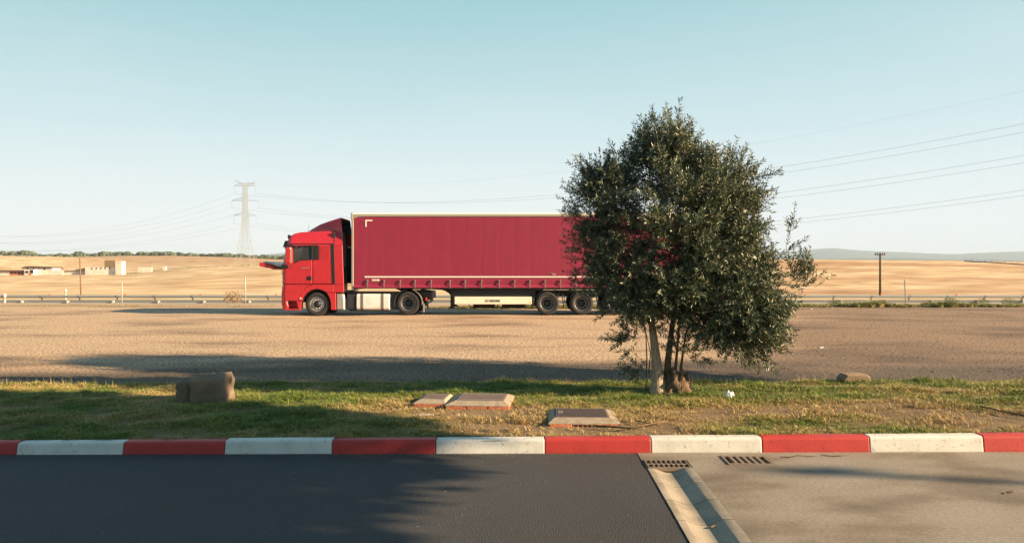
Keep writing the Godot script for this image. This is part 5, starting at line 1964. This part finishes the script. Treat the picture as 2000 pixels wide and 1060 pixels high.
# ---------------------------------------------------------------- pylon, wires
func power_line() -> void:
	var d := 361.0
	var k := d / 1500.0
	var foot := spot(478, 519, d)
	var o := thing("electricity_pylon", "tall grey lattice electricity pylon with three crossarms in the stubble", "pylon", Vector3(foot.x, land(foot.x, d) - 0.4, -d))
	var H := func(py): return (519.0 - py) * k + (foot.y - o.position.y)
	# half widths of the body at heights
	var prof := [[H.call(519.5), 3.9], [H.call(498), 3.05], [H.call(450), 1.55], [H.call(424), 1.05], [H.call(358), 0.95]]
	var hw := func(y): return interp(prof, y)
	for sx in [-1, 1]:
		for sz in [-1, 1]:
			var s := st()
			for i in prof.size() - 1:
				var a: float = prof[i][1]
				var b: float = prof[i + 1][1]
				bar(s, Vector3(sx * a, prof[i][0], sz * a), Vector3(sx * b, prof[i + 1][0], sz * b), 0.11)
			part("leg", s, M.pylon, o)
	var s := st()
	var y := 0.3
	while y < H.call(360):
		var step := clampf(hw.call(y) * 1.25, 1.3, 4.2)
		var y2: float = minf(y + step, H.call(358))
		var a: float = hw.call(y)
		var b: float = hw.call(y2)
		for f in 4:
			var r := Basis(Vector3.UP, f * PI / 2)
			bar(s, r * Vector3(-a, y, a), r * Vector3(b, y2, b), 0.055)
			bar(s, r * Vector3(a, y, a), r * Vector3(-b, y2, b), 0.055)
			bar(s, r * Vector3(-b, y2, b), r * Vector3(b, y2, b), 0.045)
		y = y2
	tag(part("lattice", s, M.pylon, o), "", "", "", "stuff")
	var tips := []
	for q in [[362.5, 5.0, 377.5], [391.5, 6.2, 405.5], [420.5, 5.2, 436.0]]:
		s = st()
		var ya: float = H.call(q[0])
		for sx in [-1, 1]:
			var tip := Vector3(sx * q[1], ya, 0)
			for sz in [-1, 1]:
				bar(s, Vector3(sx * 1.0, ya, sz * 1.0), tip, 0.09)
				bar(s, Vector3(sx * 1.0, ya + 1.4, sz * 1.0), tip, 0.07)
			bar(s, Vector3(sx * 2.4, ya, -0.65), Vector3(sx * 2.4, ya, 0.65), 0.06)
		part("crossarm", s, M.pylon, o)
		for sx in [-1, 1]:
			s = st(true)
			var yb: float = H.call(q[2])
			tube(s, [Vector3(sx * q[1], ya, 0), Vector3(sx * q[1], yb, 0)], [0.07], 6)
			part("insulator_string", s, M.pylon, o)
			tips.append(o.position + Vector3(sx * q[1], yb, 0))
	s = st()
	var horn := []
	for sx in [-1, 1]:
		var t := Vector3(sx * 4.9, H.call(352.0 if sx < 0 else 356.5), 0)
		for sz in [-1, 1]:
			bar(s, Vector3(sx * 0.95, H.call(358), sz * 0.95), t, 0.08)
			bar(s, Vector3(sx * 0.95, H.call(362), sz * 0.95), t, 0.08)
		horn.append(o.position + t)
	part("earth_wire_horns", s, M.pylon, o)
	# wires to the next pylons, which stand outside the picture on both sides
	var names := ["upper left conductor", "upper right conductor", "middle left conductor", "middle right conductor", "lower left conductor", "lower right conductor"]
	var shape_r := Vector2(-54.9, 65.5)
	for i in 6:
		var a: Vector3 = tips[i]
		var lvl := i / 2
		var off := Vector3(-4.0 if i % 2 == 0 else 4.0, 0, 4.0 if i % 2 == 0 else -4.0)
		var rise: float = [10.6, 9.4, 8.2][lvl]
		# towards the right, coming nearer
		var b: Vector3 = Vector3(190, a.y + rise, -130) + off
		cable("power_cable", a, b, (shape_r.y) / 4.0 - 0.5 * lvl, names[i].replace("conductor", "power cable") + " running right from the pylon above the trailer")
		var c: Vector3 = Vector3(-330, a.y - 2.0 + 1.0 * lvl, -350) + off * 0.7
		cable("power_cable", a, c, [19.6, 16.5, 13.2][lvl], names[i].replace("conductor", "power cable") + " sagging left from the pylon over the farm")
	cable("earth_wire", horn[1], Vector3(190, horn[1].y + 14.0, -130), 14.5, "faint topmost earth wire running right from the pylon tip")

func cable(called: String, a: Vector3, b: Vector3, sag: float, label: String) -> void:
	var pts := []
	for i in 49:
		var t := i / 48.0
		var p := a.lerp(b, t)
		p.y -= 4.0 * sag * t * (1.0 - t)
		pts.append(p)
	var s := st(true)
	tube(s, pts, [0.027 if called == "power_cable" else 0.013], 5)
	tag(part(called, s, M.wire), label, "cable", "power cables of the pylon")

# ---------------------------------------------------------------- trees on the far ridge
func far_trees() -> void:
	rng.seed = 707
	var s := st()
	for i in 230:
		var v := ball()
		v = v.normalized() * pow(v.length(), 0.5)
		if v.y < -0.45:
			continue
		var lump_ := 1.0 + 0.25 * sin(v.x * 9.0 + 1.0) * cos(v.z * 8.0)
		var p := Vector3(v.x, 0.62 + v.y * 0.52, v.z) * Vector3(lump_, 1, lump_)
		var b := facing(v + rv() * 0.6, rng.randf() * TAU)
		var k := rng.randf_range(0.10, 0.24)
		quad(s, p + b * Vector3(-k, 0, -k), p + b * Vector3(-k, 0.05, k), p + b * Vector3(k, 0, k), p + b * Vector3(k, 0.05, -k))
	s.generate_normals()
	var crown := s.commit()
	var lm := mat(0.085, 0.105, 0.06, 0.9)
	var tm := mat(0.10, 0.08, 0.06, 0.95)
	s = st(true)
	tube(s, [Vector3(0, -0.2, 0), Vector3(0.02, 0.3, 0), Vector3(0.0, 0.6, 0)], [0.07, 0.05, 0.03], 6)
	s.generate_normals()
	var trunk := s.commit()
	# trees one can tell apart, on the ridge above the farm: [px, depth, radius]
	var list := [[3, 900, 4.6], [14, 905, 4.0], [24, 890, 4.4], [35, 900, 4.6], [47, 895, 5.6], [59, 900, 4.8], [68, 905, 3.4], [78, 915, 2.8], [89, 915, 2.6], [99, 940, 3.6], [108, 945, 3.4], [117, 940, 4.4], [125, 945, 4.0], [133, 940, 3.6], [143, 950, 4.2], [153, 930, 5.8], [163, 950, 4.0], [171, 950, 4.0], [185, 950, 4.2], [201, 940, 5.2], [212, 945, 4.8], [224, 950, 4.6], [234, 950, 4.8]]
	var order := ["first", "second", "third", "fourth", "fifth", "sixth", "seventh", "eighth", "ninth", "tenth", "eleventh", "twelfth", "thirteenth", "fourteenth", "fifteenth", "sixteenth", "seventeenth", "eighteenth", "nineteenth", "twentieth", "twenty-first", "twenty-second", "twenty-third"]
	for i in list.size():
		var q = list[i]
		var x: float = (q[0] - 1000.0) * q[1] / 1500.0
		var o := thing("ridge_tree", "dark round tree, %s from the left on the ridge above the farm" % order[i], "tree", Vector3(x, land(x, q[1]) - 0.3, -q[1]), rng.randf() * TAU, "round trees on the ridge above the farm")
		var r: float = q[2] * 1.1
		meshed("crown", crown, lm, o, Transform3D(Basis().scaled(Vector3(r, r * 0.95, r)), Vector3.ZERO))
		meshed("trunk", trunk, tm, o, Transform3D(Basis().scaled(Vector3(r, r, r)), Vector3.ZERO))
	var xfs := []
	var cols := []
	for i in 900:
		var u := rng.randf_range(-0.515, -0.16)
		var dd := rng.randf_range(940.0, 1120.0)
		var k := rng.randf_range(2.6, 5.6)
		xfs.append(Transform3D(Basis(Vector3.UP, rng.randf() * TAU).scaled(Vector3(k, k * 0.95, k)), Vector3(u * dd, land(u * dd, dd) - 0.3, -dd)))
		cols.append(Color(1, 1, 1) * rng.randf_range(0.7, 1.6))
	for i in 130:
		var u := rng.randf_range(-0.72, -0.515)
		var dd := rng.randf_range(860.0, 960.0)
		if land(u * dd, dd) < 14.0: continue
		var k := rng.randf_range(0.9, 2.2)
		xfs.append(Transform3D(Basis(Vector3.UP, rng.randf() * TAU).scaled(Vector3(k, k * 0.8, k)), Vector3(u * dd, land(u * dd, dd) - 0.3, -dd)))
		cols.append(Color(1.1, 1.05, 0.9) * rng.randf_range(0.9, 2.0))
	var wm: StandardMaterial3D = lm.duplicate()
	wm.vertex_color_use_as_albedo = true
	tag(scatter("woodland", crown, wm, xfs, cols), "far dark green woodland along the skyline between farm and lorry", "woodland")
	# fence on the right-hand ridge
	var f := thing("field_fence", "wire fence with thin posts and dark bank on the right-hand ridge", "fence")
	var prev := Vector3.ZERO
	s = st(true)
	var first := true
	for i in 15:
		var px := 1885.0 + i * 13.0
		var dd := 420.0 - i * 4.0
		var x := (px - 1000.0) * dd / 1500.0
		var p := Vector3(x, land(x, dd), -dd)
		var ps := st()
		bar(ps, p - Vector3(0, 0.3, 0), p + Vector3(0, 1.7, 0), 0.10)
		part("post", ps, M.dark_wood, f)
		if not first:
			tube(s, [prev + Vector3(0, 1.5, 0), p + Vector3(0, 1.5, 0)], [0.03], 4)
			tube(s, [prev + Vector3(0, 0.15, 0.0), p + Vector3(0, 0.15, 0.0)], [0.35], 5)
		prev = p
		first = false
	part("bank_and_wire", s, mat(0.12, 0.085, 0.05, 1.0), f)

# ---------------------------------------------------------------- tree and post outside the frame that shade the foreground
func shade_casters() -> void:
	rng.seed = 808
	var at := Vector3(9.25, front(9.25), -2.3)
	var o := thing("shade_tree", "broad leafy shade tree standing on the concrete out of view to the right", "tree", at)
	var s := st(true)
	tube(s, [Vector3(0, -0.1, 1.5), Vector3(0.05, 1.5, 1.45), Vector3(0, 3.4, 1.2), Vector3(0.1, 5.5, 0.6)], [0.2, 0.16, 0.14, 0.06], 10, 0.06)
	for i in 14:
		var a := TAU * i / 14.0
		tube(s, [Vector3(0, 3.3 + 0.1 * (i % 4), 1.2), Vector3(cos(a) * 1.0, 4.4, 0.5 + sin(a) * 1.2), Vector3(cos(a) * 1.7, 5.3 + 0.3 * (i % 3), sin(a) * 2.3)], [0.07, 0.05, 0.02], 6)
	part("trunk", s, M.bark, o)
	var xfs := []
	var cols := []
	while xfs.size() < 40000:
		var v := rv()
		if pow(absf(v.x), 3.5) + pow(absf(v.z), 3.5) + pow(absf(v.y), 4.0) > 1.0:
			continue
		var p := Vector3(v.x * 2.2, 5.6 + v.y * 2.3, v.z * 3.2)
		p.z *= 1.0 + 0.12 * smoothstep(4.3, 5.4, p.y) * (1.0 if p.z < 0.0 else 0.0)
		p.z += 0.22 * p.x
		if p.y + 0.10 * bumps.get_noise_2d(p.x * 60.0, p.z * 60.0) < 4.12:
			continue
		xfs.append(Transform3D(facing(rv(), rng.randf() * TAU).scaled(Vector3.ONE * rng.randf_range(0.8, 1.3)), p))
		cols.append(Color(0.05, 0.075, 0.03) * rng.randf_range(0.7, 1.5))
	for i in 240:
		var t := rng.randf()
		var p := Vector3(1.75 + 0.72 * t, 4.35 + rng.randf_range(-0.2, 0.2) * (1.2 - t), -0.75 + rng.randf_range(-0.35, 0.35) * (1.1 - t))
		xfs.append(Transform3D(facing(rv(), rng.randf() * TAU), p))
		cols.append(Color(0.05, 0.075, 0.03))
	scatter("foliage", leaf_mesh(0.22, 0.12), M.blade, xfs, cols, o)
	# a tall lamp post whose thin soft shadow crosses the concrete
	var lp := thing("lamp_post", "tall slender lamp post standing on the concrete out of view to the right", "lamp post", Vector3(26.0, front(9.0), 0.39))
	s = st(true)
	tube(s, [Vector3(0, -0.3, 0), Vector3(0, 8.5, 0)], [0.085, 0.06], 12)
	part("pole", s, M.galv, lp)
	s = st()
	bx(s, -0.1, 0.5, 8.45, 8.56, -0.12, 0.12, 0.03)
	part("lamp_head", s, M.galv, lp)
	# a second tree further along the grass, out of frame to the right; its crown shades the edge of the lot
	rng.seed = 818
	o = thing("roadside_tree", "tall leafy tree further along the grass strip, beyond the right edge of view", "tree", Vector3(10.6, 0.15, -9.75))
	s = st(true)
	tube(s, [Vector3(0, -0.1, 0), Vector3(0.1, 1.6, 0), Vector3(0, 3.2, 0), Vector3(0.1, 6.4, 0)], [0.17, 0.13, 0.10, 0.04], 10, 0.06)
	for i in 10:
		var a := TAU * i / 10.0
		tube(s, [Vector3(0, 2.8 + 0.1 * (i % 4), 0), Vector3(cos(a) * 0.9, 3.9, sin(a) * 0.8), Vector3(cos(a) * 1.7, 4.7 + 0.3 * (i % 3), sin(a) * 1.4)], [0.05, 0.035, 0.015], 6)
	part("trunk", s, M.bark, o)
	xfs = []
	cols = []
	for i in 190:
		var v := ball()
		var c := Vector3(v.x * (2.2 - 0.9 * maxf(0.0, v.y)), 4.65 + v.y * 2.2, v.z * (1.8 - 0.7 * maxf(0.0, v.y)))
		for k in 75:
			xfs.append(Transform3D(facing(rv(), rng.randf() * TAU).scaled(Vector3.ONE * rng.randf_range(0.6, 1.1)), c + ball() * 0.42))
			cols.append(Color(0.05, 0.075, 0.03) * rng.randf_range(0.7, 1.5))
	scatter("foliage", leaf_mesh(0.17, 0.09), M.blade, xfs, cols, o)
	# an unseen building added behind the camera to block sky light from the foreground
	var sb := thing("service_building", "unseen plastered building with flat roof and windows, added behind the camera to block sky light", "building", Vector3(-9.0, front(-9.0), 9.5))
	s = st()
	bx(s, -16, 8.5, -0.6, 4.6, 0.0, 9.0, 0.02)
	part("wall", s, M.render_grey, sb)
	s = st()
	bx(s, -16.4, 8.8, 4.6, 4.95, -0.9, 9.3, 0.03)
	part("roof", s, M.tile, sb)
	for i in 7:
		s = st()
		bx(s, -14.5 + i * 3.2, -12.6 + i * 3.2, 0.9, 2.7, -0.03, 0.1, 0.02)
		part("window", s, M.hole, sb)
